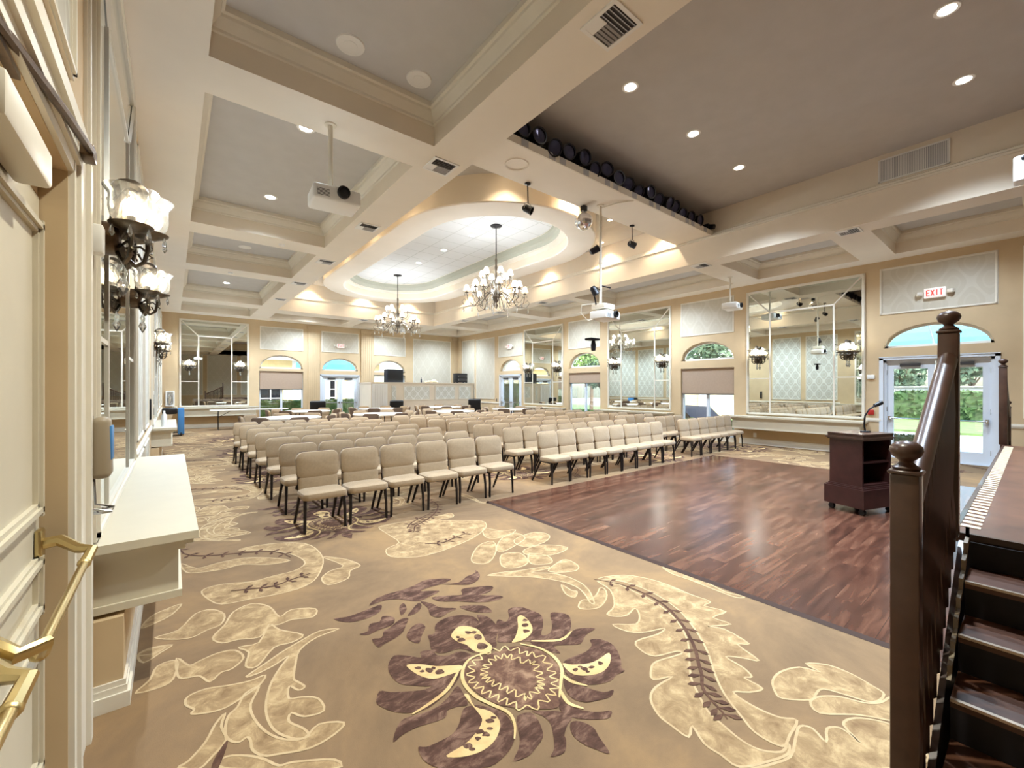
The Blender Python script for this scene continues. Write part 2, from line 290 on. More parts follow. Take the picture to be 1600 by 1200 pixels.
# ------------------------------------------------------------------ floor with woven carpet pattern
CARPET=json.loads('{"purple":[[121,232,125,231,130,239,138,242,147,240,154,233,154,225,157,232,161,227,161,219,158,210,151,203,147,197,141,195,136,198,133,201,131,206,128,209,122,210,118,212,116,218,119,226],[154,205,160,215,165,219,167,214,172,217,178,225,186,222,189,214,190,205,183,196,175,189,180,187,187,192,196,203,201,201,204,194,198,186,191,181,181,179,172,184,164,189,160,192,154,196,150,200],[165,188,174,181,185,178,196,180,206,173,196,172,187,168,180,172,173,176,171,169,166,178],[171,163,177,162,184,161,191,163,194,167,199,164,201,157,198,150,192,143,188,140,187,137,181,138,175,137,167,140,163,144,161,151,162,157,166,162],[158,154,160,149,162,141,166,134,171,132,166,130,160,132,154,135,151,140,152,146],[148,147,146,141,148,134,153,128,159,124,155,122,151,124,146,128,142,133,141,140],[130,147,135,143,140,139,142,133,137,131,132,128,131,126,126,122,120,124,124,126,129,132,132,137,132,142],[139,131,143,129,145,123,143,118,140,110,137,115,135,120,135,126],[123,149,129,147,129,142,127,137,124,133,118,131,113,130,107,132,112,135,116,139,119,144],[115,163,119,156,119,149,116,142,111,138,105,136,98,136,88,142,82,148,79,155,80,162,83,160,89,159,95,159,100,162,106,168,111,167],[73,171,77,177,82,180,89,178,97,177,104,179,112,183,111,175,109,169,105,171,100,172,97,169,91,170,84,172,77,172],[80,204,84,200,91,195,98,191,104,191,112,192,118,192,116,188,108,183,99,180,92,179,85,182,80,187,77,193,76,198],[97,226,103,221,108,215,110,220,116,217,116,211,121,207,128,206,131,198,123,194,118,190,111,190,102,191,95,197,90,203,89,212,91,220],[82,287,89,284,98,284,107,285,113,285,109,277,101,274,91,275,85,280],[106,289,112,295,121,297,132,296,143,297,153,300,163,296,171,289,163,286,153,287,143,286,150,281,154,277,143,274,134,274,126,284,118,289,111,289],[161,286,172,280,183,285,191,286,195,290,193,281,186,274,177,272,170,277],[145,272,156,267,164,262,168,269,176,267,189,259,183,253,174,253,183,246,185,240,174,241,164,248,156,256,147,263],[154,249,162,244,168,238,167,229,159,235,155,242],[136,272,141,264,143,256,151,248,144,247,137,245,133,251,136,261],[89,259,94,259,98,266,104,265,108,270,113,264,110,257,105,256,98,256,93,255],[93,249,98,247,102,253,106,254,115,259,120,257,115,250,110,244,103,241,97,240,93,239],[121,260,128,260,134,266,134,271,125,264],[111,240,117,246,123,247,124,241,118,234,113,228,110,234],[122,275,126,277,124,268,118,263,119,268]],"inner":[[133,224,140,228,145,225,148,218,147,211,145,205,145,199,141,195,136,198,134,203,134,209,132,213,131,220],[176,213,180,213,179,205,175,197,169,193,162,192,156,194,161,197,169,204],[166,162,169,158,177,153,184,152,193,152,186,146,177,144,169,147,164,152,164,158],[111,166,115,159,115,152,111,147,105,144,98,144,91,147,87,151,96,151,103,153,108,156,110,160,111,175,113,174],[99,214,105,210,111,203,117,199,122,195,119,192,112,193,105,195,101,201,99,208]],"core":[[141,193,151,192,159,187,164,178,164,169,162,161,155,153,147,147,141,141,131,148,124,155,119,163,117,173,117,184,123,193,131,196]],"wreath":[[130,189,140,192,149,188,153,179,157,172,153,162,148,155,142,152,132,152,128,160,125,168,123,176,124,183]],"stem":[[141,195,130,197,122,193,116,184,115,172,118,162,121,153,119,146,114,140],[159,190,165,180,166,169,162,159,153,151,146,145],[159,157,159,149,163,142],[150,148,147,140,150,133],[118,192,107,184,96,181,86,180],[166,188,180,178,192,180]],"dot":[[136,213,134,213,132,214,132,216,134,217,136,216],[143,217,141,217,140,218,140,220,141,221,143,219],[145,209,143,208,141,210,142,213,144,214,146,212],[146,216,144,215,143,216,143,218,145,218,146,217],[143,200,140,199,137,201,138,204,141,206,143,203],[135,218,134,217,133,218,133,219,134,220,135,219],[179,206,177,206,176,207,176,208,178,209,179,208],[176,202,174,201,172,202,172,204,174,205,176,204],[172,196,170,196,168,197,169,199,170,200,172,198],[108,201,106,200,105,202,105,204,106,205,108,203],[112,196,110,196,108,197,108,199,110,200,112,199],[104,207,103,206,102,207,101,209,103,209,104,208],[104,203,103,203,102,204,102,205,103,205,104,205],[110,202,109,201,108,202,108,203,109,204,110,203],[168,153,167,153,166,153,166,155,168,155,169,154],[173,150,171,150,170,151,170,153,172,153,173,152],[177,149,175,149,174,150,174,151,176,151,177,150],[183,148,181,148,180,149,181,150,182,151,183,150],[172,153,171,153,170,154,170,155,171,155,172,154],[172,148,171,148,170,149,171,150,172,150,172,149],[113,153,112,153,110,154,110,156,111,156,113,155],[106,151,105,151,103,152,103,153,104,154,106,153],[107,148,106,148,105,149,104,150,106,151,107,150],[98,148,97,148,95,149,95,151,96,151,98,150],[110,150,109,150,108,151,108,152,109,152,110,151],[103,149,102,149,101,149,101,151,102,151,103,150],[115,154,114,154,113,155,113,156,114,156,115,155],[98,146,97,146,96,147,96,148,97,148,98,147]],"pale":[[81,273,71,278,59,274,48,269,40,264,30,258,35,257,43,259,51,263,46,256,40,246,36,235,34,225,34,215,36,207,41,199,46,197,45,203,41,211,43,216,47,210,55,208,55,218,49,224,44,227,46,236,49,230,52,231,50,237,49,241,52,252,57,265,68,272],[38,253,31,253,22,256,13,260,6,259,5,253,8,247,7,244,14,240,20,239,27,242,34,246],[34,245,28,244,24,236,20,232,18,222,19,216,22,212,25,213,26,210,26,204,29,198,34,195,45,190,55,191,60,195,51,201,44,197,37,202,32,211,29,223,29,234],[19,235,15,230,11,221,5,214,2,213,8,207,13,211,18,217,17,227],[17,207,24,202,29,196,33,189,38,187,51,178,49,174,16,201],[-15,351,-11,365,-3,371,5,373,0,360,-7,354],[-8,333,3,334,12,351,21,351,27,338,24,325,17,323,9,319,0,324],[19,311,26,323,32,338,43,343,52,331,55,312,63,317,76,308,72,298,61,303,53,302,47,303,41,294,31,299,23,301],[48,306,52,295,62,280,55,276,46,277,36,264,31,268,34,281,30,290,40,288],[2,300,7,288,12,289,20,291,28,288,31,277,25,270,20,270,15,265,11,274,4,277,2,284],[-14,278,-9,286,-6,298,2,297,1,282,-3,276],[-15,317,-10,321,0,317,-5,312,-12,306],[6,460,16,439,30,441,49,440,67,426,80,408,64,410,47,424,33,423,19,427,9,435],[48,464,64,467,89,456,103,436,104,396,91,361,78,348,61,347,44,351,27,355,20,370,17,387,24,392,35,389,49,382,63,383,78,383,89,394,86,418,70,446],[104,399,114,388,121,375,124,359,114,354,108,341,93,339,92,354,101,364,113,368],[25,565,40,582,57,556,47,546,64,513,48,511,35,508,22,528],[174,446,192,448,218,444,244,442,261,442,255,427,237,429,252,411,273,394,264,373,236,355,208,347,187,344,170,346,152,361,156,381,172,389,173,416],[-15,317,-9,320,-3,317,-8,313],[210,318,230,335,245,334,233,313,212,296,202,304],[236,317,259,337,278,339,276,322,257,313,237,308],[263,324,295,329,300,312,282,301,260,304],[256,299,277,297,291,278,272,273,255,280,249,291],[232,303,247,295,239,275,224,273,217,283],[260,371,271,353,284,347,268,338,250,340,247,351],[253,289,262,275,255,262,243,266,240,274],[197,276,208,274,223,267,245,259,244,255,228,258,242,244,246,226,242,210,230,194,228,196,234,206,238,218,235,233,225,249,210,264],[241,252,256,258,269,259,268,244,259,238,246,244],[232,228,224,216,225,208,233,213,231,217],[217,197,226,202,231,199,241,201,251,206,251,201,242,193,228,188,219,192],[258,215,266,206,266,192,265,175,260,157,250,141,237,129,222,120,209,112,202,105,194,96,191,87,189,79,190,72,196,66,203,66,197,64,186,68,175,74,175,81,175,88,180,96,173,94,173,102,174,109,180,117,189,120,203,119,193,124,199,129,207,131,224,126,224,129,211,134,209,141,214,149,231,145,240,146,227,151,219,158,218,169,230,160,241,165,246,172,235,170,228,173,225,179,238,183,254,199],[262,217,283,208,293,190,295,173,294,158,295,144,286,144,290,131,276,133,277,122,263,130,268,122,264,106,258,110,252,96,247,103,241,109,239,99,235,93,231,95,230,86,222,89,216,94,214,88,214,80,216,73,220,68,208,67,199,67,198,77,203,85,211,96,222,106,238,118,254,134,268,154,275,178,273,201],[240,85,251,85,263,80,267,72,269,79,277,71,278,61,275,52,272,47,261,49,257,58,253,67,245,68,240,68,230,77,232,81],[238,68,246,66,253,60,257,52,263,47,273,44,271,38,257,37,249,47,244,53,233,63],[217,66,220,62,216,56,225,58,230,54,227,47,233,54,240,53,246,48,250,40,246,32,230,30,176,70,185,67,196,63,209,65],[321,197,324,183,323,163,318,145,321,132,315,136,315,152,316,171,315,185]],"vine":[[5,523,8,486,23,467,41,458,60,449,76,435,82,415],[34,374,47,368,60,363,75,367,88,369],[190,370,205,362,222,367,240,371],[196,423,210,439,242,457],[258,218,267,201,269,180,265,161,256,146,246,134,234,123,224,116,216,110,207,105,202,98,199,92,196,88]],"stalk":[[18,216,14,210,12,204,14,202,18,213]]}')
def smooth(flat,closed=True,n=3):
    P=[Vector((flat[i]/100,flat[i+1]/100)) for i in range(0,len(flat),2)]; k=len(P); out=[]
    for i in range(k if closed else k-1):
        g=lambda j:P[j%k] if closed else P[max(0,min(k-1,j))]
        a,b,c,d=g(i-1),g(i),g(i+1),g(i+2)
        for j in range(n):
            t=j/n; out.append(.5*((2*b)+(c-a)*t+(2*a-5*b+4*c-d)*t*t+(3*b-a-3*c+d)*t**3))
    if not closed: out.append(P[-1])
    return out
fl=MB()
fl.add([(XL-.4,YB,0),(XR+.1,YB,0),(XR+.1,YF+.1,0),(XL-.4,YF+.1,0)],[(0,1,2,3)],0)
def poly(pts,z,mi,off):
    fl.add([(p.x+off[0],p.y+off[1],z) for p in pts],[tuple(range(len(pts)))],mi)
def ribbon(pts,w,z,mi,off,closed=False,taper=False):
    k=len(pts); L=[];Rr=[]
    for i,p in enumerate(pts):
        t=(pts[(i+1)%k]-pts[i-1]) if closed or 0<i<k-1 else (pts[1]-pts[0] if i==0 else pts[-1]-pts[-2])
        if t.length<1e-6: t=Vector((1,0))
        t.normalize(); nrm=Vector((-t.y,t.x)); ww=w*(1 if not taper else .35+.65*math.sin(PI*min(1,(i+1)/k)))
        L.append(p+nrm*ww/2); Rr.append(p-nrm*ww/2)
    vs=[(q.x+off[0],q.y+off[1],z) for q in L+Rr]
    fl.add(vs,[(i,(i+1)%k,k+(i+1)%k,k+i) for i in range(k if closed else k-1)],mi)
def leafpair(p,d,s,z,off):
    n=Vector((-d.y,d.x))
    for sg in (1,-1):
        tip=p+n*sg*s+d*s*.5; c=(p+tip)/2; e=(tip-p).normalized(); f=Vector((-e.y,e.x))*s*.23
        fl.add([(q.x+off[0],q.y+off[1],z) for q in (p,c+f+e*s*.15,tip,c-f+e*s*.15)],[(0,1,2,3)],6)
NZ=[0]
def nz(base): NZ[0]+=1; return .3*(base+1.1e-5*(NZ[0]%240))
def pattern(off,fine=True,flower=True):
    q=3 if fine else 2
    if flower:
        for p in CARPET['purple']: poly(smooth(p,n=q),nz(.0062),1,off)
        for p in CARPET['core']: poly(smooth(p,n=q),nz(.009),2,off)
        for p in CARPET['inner']: poly(smooth(p,n=q),nz(.009),4,off)
        if fine:
            for p in CARPET['dot']: poly(smooth(p,n=2),nz(.0117),1,off)
        for p in CARPET['stem']: ribbon(smooth(p,False,4),.02,nz(.0117),4,off,taper=True)
        w=smooth(CARPET['wreath'][0],True,10); k=len(w)
        for amp,ph in ((.035,0),(-.035,1.2)):
            pts=[]
            for i,p in enumerate(w):
                t=(w[(i+1)%k]-w[i-1]); t.normalize(); pts.append(p+Vector((-t.y,t.x))*(amp+.022*math.sin(i*1.15+ph)))
            ribbon(pts,.008,nz(.0117),4,off,closed=True)
    for p in CARPET['pale']:
        if off!=(0,0) and sum(p[1::2])/len(p[1::2])<135: continue
        s=smooth(p,n=q); poly(s,nz(.0003),3,off); ribbon(s,.011,nz(.0033),5,off,closed=True)
    for p in CARPET['stalk']: poly(smooth(p),nz(.0062),6,off)
    for p in CARPET['vine']:
        s=smooth(p,False,3); ribbon(s,.02,nz(.0062),6,off,taper=True)
        for i in range(2,len(s)-1,2): leafpair(s[i],(s[i+1]-s[i-1]).normalized(),.07,nz(.0062),off)
pattern((0,0))
for k,dy in enumerate((3.2,6.4,9.6,12.8)): pattern((0,dy),fine=k<1)
for o in ((3.4,4.0),(3.4,7.2),(6.8,3.4),(6.8,6.6),(9.7,-.4),(9.7,2.8),(9.7,6.0),(3.4,10.4),(6.8,9.8)): pattern(o,fine=False)
fl.v=[(min(max(x,XL-.38),XR+.05),min(max(y,YB),YF),z) for x,y,z in fl.v]
floor=struct(fl.build('floor',[M['carpet'],M['c_purple'],M['c_core'],M['c_pale'],M['c_inner'],M['c_line'],M['c_vine']],smooth=False,fixn=False))
for p in floor.data.polygons:
    if p.normal.z<0: p.flip()

df=MB(); df.box(DFX0,DFX1,DFY0,DFY1,.002,.02,0)
df.prism([(DFX0-.025,.001),(DFX0,.001),(DFX0,.021)],DFY0,DFY1+.04,'y',1); df.prism([(DFY1,.001),(DFY1+.025,.001),(DFY1,.021)],DFX0-.04,DFX1+.04,'x',1); df.prism([(DFX1,.001),(DFX1+.04,.001),(DFX1,.021)],DFY0,DFY1+.04,'y',1)
dfo=df.build('dance_floor',[M['plank'],M['edge']],smooth=False)
tag(dfo,'brown plank dance floor laid on the patterned carpet','dance floor')

# ------------------------------------------------------------------ walls
class Wall:
    def __init__(s,name,f,rev=False): s.name=name; s.f=f; s.mb=MB(); s.tm=MB(); s.rev=rev
    def box(s,a0,a1,d0,d1,z0,z1,mb=None,mi=0):
        p=s.f(a0,d0); q=s.f(a1,d1); (mb or s.mb).box(p[0],q[0],p[1],q[1],z0,z1,mi)
    def hexa(s,a0,a1,zb0,zb1,zt,d0,d1,mb=None,mi=0,zt1=None):
        if zt1 is None: zt1=zt
        pts=[(*s.f(a,d),z) for d in (d0,d1) for a,z in ((a0,zb0),(a1,zb1),(a1,zt1),(a0,zt))]
        (mb or s.mb).add(pts,[(0,1,2,3),(4,7,6,5),(0,4,5,1),(1,5,6,2),(2,6,7,3),(3,7,4,0)],mi)
    def body(s,a0,a1,zt,cols,th=.22):
        cur=a0
        for c0,c1,holes in sorted(cols):
            s.box(cur,c0,0,th,0,zt); z=0
            for kind,z0,z1 in holes:
                if z0>z: s.box(c0,c1,0,th,z,z0)
                if kind=='a':
                    n=20
                    zc=lambda i:z0+(z1-z0)*math.sqrt(max(0,1-(2*i/n-1)**2))
                    for i in range(n): s.hexa(c0+(c1-c0)*i/n,c0+(c1-c0)*(i+1)/n,zc(i),zc(i+1),z1+.02,0,th)
                    z=z1+.02
                else: z=z1
            s.box(c0,c1,0,th,z,zt); cur=c1
        s.box(cur,a1,0,th,0,zt)
    def done(s): s.o=struct(s.mb.build(s.name,M['wall'],smooth=False)); return s.o
    def panel(s,a0,a1,z0,z1,m='damask',w=.04):
        """raised moulding frame around a wallpapered field"""
        mb=MB(); s.box(a0+w,a1-w,0,-.006,z0+w,z1-w,mb,0)
        for x0,x1,y0,y1 in ((a0,a1,z0,z0+w),(a0,a1,z1-w,z1),(a0,a0+w,z0+w,z1-w),(a1-w,a1,z0+w,z1-w)):
            s.box(x0,x1,0,-.012,y0,y1,mb,1)
        i=.012
        for x0,x1,y0,y1 in ((a0+i,a1-i,z0+i,z0+w-i),(a0+i,a1-i,z1-w+i,z1-i),(a0+i,a0+w-i,z0+i,z1-i),(a1-w+i,a1-i,z0+i,z1-i)):
            s.box(x0,x1,-.008,-.022,y0,y1,mb,1)
        return mb.build('wall_panel',[M[m] if isinstance(m,str) else m,M['trim']],s.o,smooth=False)
    def strip(s,spans,prof,name):
        mb=MB()
        for a0,a1 in spans:
            for (d,z0,z1) in prof: s.box(a0,a1,0,-d,z0,z1,mb)
        return struct(mb.build(name,M['trim'],smooth=False))
BASE=[(.016,0,.13),(.024,0,.09),(.010,.13,.155)]; RAIL=[(.014,.76,.84),(.026,.79,.82)]
right=Wall('wall_right',lambda a,d:(XR+d,a)); far=Wall('wall_far',lambda a,d:(a,YF+d)); left=Wall('wall_left',lambda a,d:(XL-d,a)); back=Wall('wall_back',lambda a,d:(a,YB-d))
right.body(YB-.2,YF+.2,H,[(.5,2.12,[('r',0,2.12),('a',2.38,2.87)]),(5.29,6.87,[('r',.17,2.1),('a',2.33,2.87)]),(10.02,11.6,[('r',.17,2.1),('a',2.3,2.87)]),(14.55,16.05,[('r',0,2.08),('a',2.32,2.84)])]); right.done()
far.body(XL-.4,XR+.2,H,[(2.77,4.42,[('r',.17,2.22),('a',2.33,2.9)]),(5.17,6.77,[('r',0,2.06),('a',2.3,2.87)]),(7.52,9.13,[('r',.17,2.15),('a',2.28,2.86)])]); far.done()
# left wall: door recess then the long mirror wall
left.box(YB-.2,.2,0,.22,0,H); left.box(.2,2.24,0,.22,2.30,H); left.box(2.24,YF+.2,0,.22,0,H)
left.box(2.72,5.85,0,-.12,0,.42); left.box(9.95,12.62,0,-.12,0,.42); left.done()
back.body(XL-.4,XR+.2,HT+.1,[]); back.done()
for a in [(16.5,18.1,.98,4.0),(18.25,19.45,.98,4.05),(14.4,16.2,2.98,4.0),(10.02,11.6,3.03,4.12),(5.29,6.87,3.07,4.1),(.46,2.18,3.11,4.13),(-1.9,.16,.95,4.13),(-3.8,-2.1,.95,4.13)]: right.panel(*a)
for a in [(2.79,4.42,3.1,4.06),(5.16,6.79,3.12,4.05),(7.52,9.14,3.09,4.04),(9.54,11.74,1.0,4.03)]: far.panel(*a)
for a in [(-1.2,2.28,2.66,4.1),(5.95,7.25,.92,4.1),(7.45,8.75,.92,4.1),(12.95,14.9,.92,4.1),(15.1,17.0,.92,4.1),(17.2,19.5,.92,4.1),(-3.8,-1.4,.9,4.1),(5.95,7.25,.2,.74),(7.45,8.75,.2,.74)]: left.panel(*a,m='damask_fine')
for a in [(-.1+2.4*i,2.0+2.4*i,.95,4.4) for i in range(5)]: back.panel(*a)
right.strip([(2.25,5.15),(5.29,10.0),(10.02,14.45),(16.15,YF),(YB,.4)],BASE,'baseboard_right'); far.strip([(XL,5.07),(6.87,XR)],BASE,'baseboard_far'); left.strip([(5.85,9.95),(12.62,YF)],BASE,'baseboard_left')
b1=MB(); b1.box(XL,XL+.135,2.705,5.865,0,.10); b1.box(XL,XL+.145,2.695,5.875,.0,.07); b1.box(XL,XL+.13,2.71,5.86,.1,.125); b1.box(XL,XL+.135,9.94,12.63,0,.1); struct(b1.build('baseboard_console',M['trim'],smooth=False))
right.strip([(2.16,2.42),(16.15,YF),(YB,.44)],RAIL,'trim_1'); left.strip([(5.85,9.95),(12.62,YF)],RAIL,'trim_2'); far.strip([(.0,.15),(9.2,XR)],RAIL,'trim_3')
# fluted pilasters on the far wall and in the corner
pm=MB()
for a0,a1 in ((4.6,5.08),(6.9,7.44),(11.86,12.18)):
    pm.box(a0,a1,YF-.05,YF,.155,4.16); pm.box(a0-.03,a1+.03,YF-.075,YF,0.0,.16); pm.box(a0-.03,a1+.03,YF-.075,YF,4.1,4.22)
    n=5; w=(a1-a0)/(2*n+1)
    for i in range(n+1): pm.box(a0+2*i*w,a0+(2*i+1)*w,YF-.065,YF-.05,.16,4.1)
pm.box(XR-.05,XR,19.5,19.86,.155,4.16)
for i in range(4): pm.box(XR-.065,XR-.05,19.5+.1*i,19.55+.1*i,.16,4.1)
struct(pm.build('trim_4',M['wall'],smooth=False))
# casing of the entrance doors at the near left
cm=MB()
cm.box(XL,XL+.018,2.245,2.545,0,2.46); cm.box(XL,XL+.03,2.29,2.33,0,2.35); cm.box(XL,XL+.034,2.5,2.56,0,2.45)
cm.box(XL,XL+.016,-.1,2.5,2.305,2.5); cm.box(XL,XL+.03,-.1,2.33,2.35,2.39); cm.box(XL,XL+.034,-.1,2.56,2.46,2.52)
cm.box(XL,XL+.012,2.6,2.7,0,4.28); cm.box(XL,XL+.02,2.62,2.66,0,4.28)
struct(cm.build('trim_5',M['trim'],smooth=False))

# ------------------------------------------------------------------ ceiling
ce=MB()   # 0 soffit 1 fascia 2 coffer grey 3 trim
coff=[(.24,2.36,-3.5,-.1),(.24,2.36,.4,4.37),(.24,2.36,4.93,8.88),(.24,2.36,9.47,11.87),(.24,2.36,12.5,16.38),(.24,2.36,17.15,19.2),
      (9.65,11.72,-3.5,-.45),(9.65,11.72,.05,1.85),(9.65,11.72,2.43,4.49),(9.65,11.72,5.1,8.95),(9.65,11.72,9.33,12.15),(9.65,11.72,12.75,16.4),(9.65,11.72,17.2,19.2),
      (3.0,5.75,17.75,19.2),(6.3,9.08,17.75,19.2)]
big=[(GL1,GR0,-4.0,16.95)]
xs=sorted({XL-.4,XR+.2}|{v for c in coff+big for v in c[:2]}); ys=sorted({YB,YF+.2}|{v for c in coff+big for v in c[2:]})
for i in range(len(xs)-1):
    for j in range(len(ys)-1):
        cx,cy=(xs[i]+xs[i+1])/2,(ys[j]+ys[j+1])/2
        if any(a<cx<b and c<cy<d for a,b,c,d in coff+big): continue
        ce.quad((xs[i],ys[j],H),(xs[i],ys[j+1],H),(xs[i+1],ys[j+1],H),(xs[i+1],ys[j],H),0)
def pit(r,prof,cap,capmi,sides=(1,1,1,1)):
    a,b,c,d=r; loops=[]
    for ins,z,mi in prof: loops.append([(a+ins,c+ins,z),(b-ins,c+ins,z),(b-ins,d-ins,z),(a+ins,d-ins,z)])
    for k in range(len(prof)-1):
        for i in range(4):
            j=(i+1)%4; ce.quad(loops[k][i],loops[k][j],loops[k+1][j],loops[k+1][i],prof[k][2])
    if cap: ce.add(loops[-1],[(0,1,2,3)],capmi)
CROWN=[(0,H,1),(0,4.52,3),(.018,4.53,3),(.018,4.555,3),(.045,4.59,3),(.075,4.63,3),(.08,4.655,3),(.105,4.665,3),(.105,HC,2)]
for c in coff: pit(c,CROWN,True,2)
pit(big[0],[(0,H,1),(0,4.78,3),(.02,4.79,3),(.02,4.82,3),(.0,4.84,3),(.0,4.87,3),(-.06,4.9,1),(-.1,4.9,1),(-.1,HT,2)],False,2)
# high grey ceiling over dance floor; the tray over the oval
ce.quad((GL1-.1,YB-.1,HT),(GL1-.1,17.05,HT),(GR0+.1,17.05,HT),(GR0+.1,YB-.1,HT),2)
ceiling=struct(ce.build('ceiling',[M['soffit'],M['fascia'],M['grey'],M['trim']],smooth=False,fixn=False))
# lighting shelf across the opening with the wall above its back edge
sh=MB(); sh.box(GL1-.05,GR0+.05,4.45,5.28,4.84,4.9,0); sh.box(GL1-.05,GR0+.05,4.42,4.45,4.82,4.93,1); SHELF=struct(sh.build('ceiling_shelf',[M['soffit'],M['trim']],smooth=False))
sw=MB(); sw.box(GL1-.09,GR0+.09,5.05,5.28,4.9,HT); struct(sw.build('wall_shelf',M['fascia'],smooth=False))
# oval ring
M['tile']=mat('ceiling_tile',(206,206,205),.85)
nt=M['tile'].node_tree; b=nt.nodes['Principled BSDF']; g=nt.nodes.new('ShaderNodeNewGeometry'); br=nt.nodes.new('ShaderNodeTexBrick'); br.offset=0
br.inputs['Scale'].default_value=1; br.inputs['Brick Width'].default_value=.61; br.inputs['Row Height'].default_value=.61; br.inputs['Mortar Size'].default_value=.012
br.inputs['Color1'].default_value=br.inputs['Color2'].default_value=(*lin((206,206,205)),1); br.inputs['Mortar'].default_value=(*lin((180,180,177)),1)
nt.links.new(g.outputs['Position'],br.inputs['Vector']); nt.links.new(br.outputs['Color'],b.inputs['Base Color'])
OX,OY0,OY1=5.95,6.3,15.4
def stadium(ins,n=28,e=1.05):
    hw=1.66-ins; r=hw; y0=OY0+ins+r*e; y1=OY1-ins-r*e; out=[]
    for i in range(n+1):
        t=PI*i/n; out.append((OX+hw*math.cos(t),y1+r*e*math.sin(t)))
    for i in range(n+1):
        t=PI+PI*i/n; out.append((OX+hw*math.cos(t),y0+r*e*math.sin(t)))
    return out
ov=MB()
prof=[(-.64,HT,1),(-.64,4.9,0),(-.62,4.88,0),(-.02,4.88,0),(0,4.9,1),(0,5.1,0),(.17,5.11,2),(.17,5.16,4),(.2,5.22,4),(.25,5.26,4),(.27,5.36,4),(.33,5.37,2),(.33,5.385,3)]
L=[[(x,y,z) for x,y in stadium(i)] for i,z,_ in prof]; k=len(L[0])
for q in range(len(L)-1):
    ov.add(L[q]+L[q+1],[(i,(i+1)%k,k+(i+1)%k,k+i) for i in range(k)],prof[q][2])
ov.add(L[-1],[tuple(range(k))],3)
struct(ov.build('ceiling_oval',[M['soffit'],M['fascia'],M['trim'],M['tile'],M['cove_shaded']],smooth=True,ang=30))
rf=MB(); rf.box(XL-.6,XR+.3,YB-.4,YF+.3,5.45,5.6); struct(rf.build('roof',M['asphalt'],smooth=False))
# ------------------------------------------------------------------ windows, doors, blinds
NW=[0]; ND=[0]
def arch_frame(w,parent,a0,a1,z0,z1,dep=.12,fw=.055,pane=True,bar=True):
    mb=MB(); n=24; c=(a0+a1)/2; hw=(a1-a0)/2; h=z1-z0
    P=lambda t,s:(c+hw*s*math.cos(t),z0+h*(1-(1-s)*hw/h*.9)*math.sin(t))
    si=1-fw/hw
    for i in range(n):
        t0,t1=PI*i/n,PI*(i+1)/n; q=[P(t0,1),P(t1,1),P(t1,si),P(t0,si)]
        vs=[(*w.f(a,d),z) for d in (dep,dep+.06) for a,z in q]
        mb.add(vs,[(0,1,2,3),(4,7,6,5),(0,4,5,1),(1,5,6,2),(2,6,7,3),(3,7,4,0)])
    w.box(a0,a1,dep,dep+.06,z0,z0+fw,mb)
    o=mb.build('arch_frame',M['white'],parent,smooth=False)
    pm=MB(); vs=[(*w.f(*(lambda a:(a[0],dep+.03))(P(PI*i/n,1))),P(PI*i/n,1)[1]) for i in range(n+1)]
    pm.add(vs,[tuple(range(n+1))]); pm.build('arch_pane',M['glass'],parent,smooth=False)
def casing(w,mb,a0,a1,z0,z1,cw=.07):
    for x0,x1,y0,y1 in ((a0-cw,a0,z0,z1+cw),(a1,a1+cw,z0,z1+cw),(a0-cw,a1+cw,z1,z1+cw)):
        w.box(x0,x1,0,-.02,y0,y1,mb); 
    w.box(a0-cw,a1+cw,0,-.03,z1+cw-.02,z1+cw,mb)
def window(w,a0,a1,z0,z1,za0,za1,blind,lab):
    NW[0]+=1; mb=MB(); fw=.055; d0,d1=.1,.16
    for x0,x1,y0,y1 in ((a0,a0+fw,z0,z1),(a1-fw,a1,z0,z1),(a0,a1,z0,z0+fw),(a0,a1,z1-fw,z1),((a0+a1)/2-.04,(a0+a1)/2+.04,z0,z1)): w.box(x0,x1,d0,d1,y0,y1,mb)
    w.box(a0-.02,a1+.02,.1,-.03,z0-.04,z0,mb)
    o=struct(mb.build('window_%d'%NW[0],M['alu'],smooth=False))
    for x0,x1 in ((a0+fw,(a0+a1)/2-.04),((a0+a1)/2+.04,a1-fw)):
        p=MB(); w.box(x0,x1,.128,.132,z0+fw,z1-fw,p); p.build('pane',M['glass'],o,smooth=False)
    arch_frame(w,o,a0,a1,za0,za1)
    if blind:
        c=w.f((a0+a1)/2,.05); t=thing('roller_blind',lab,'blind',(c[0],c[1],blind))
        T=Matrix.Translation((-c[0],-c[1],-blind))
        m=MB(); m.M=T; w.box(a0+.02,a1-.02,.048,.054,blind,z1-.02,m); m.build('blind_fabric',M['blind'],t,smooth=False)
        m=MB(); m.M=T; w.box(a0+.02,a1-.02,.04,.062,blind-.025,blind+.01,m); m.build('hem_bar',M['darkgrey'],t,smooth=False)
        m=MB(); m.M=T; p0=w.f(a0+.02,.05); p1=w.f(a1-.02,.05); m.tube([(*p0,z1-.03),(*p1,z1-.03)],.025,10); m.build('roller_tube',M['blind'],t)
    return o
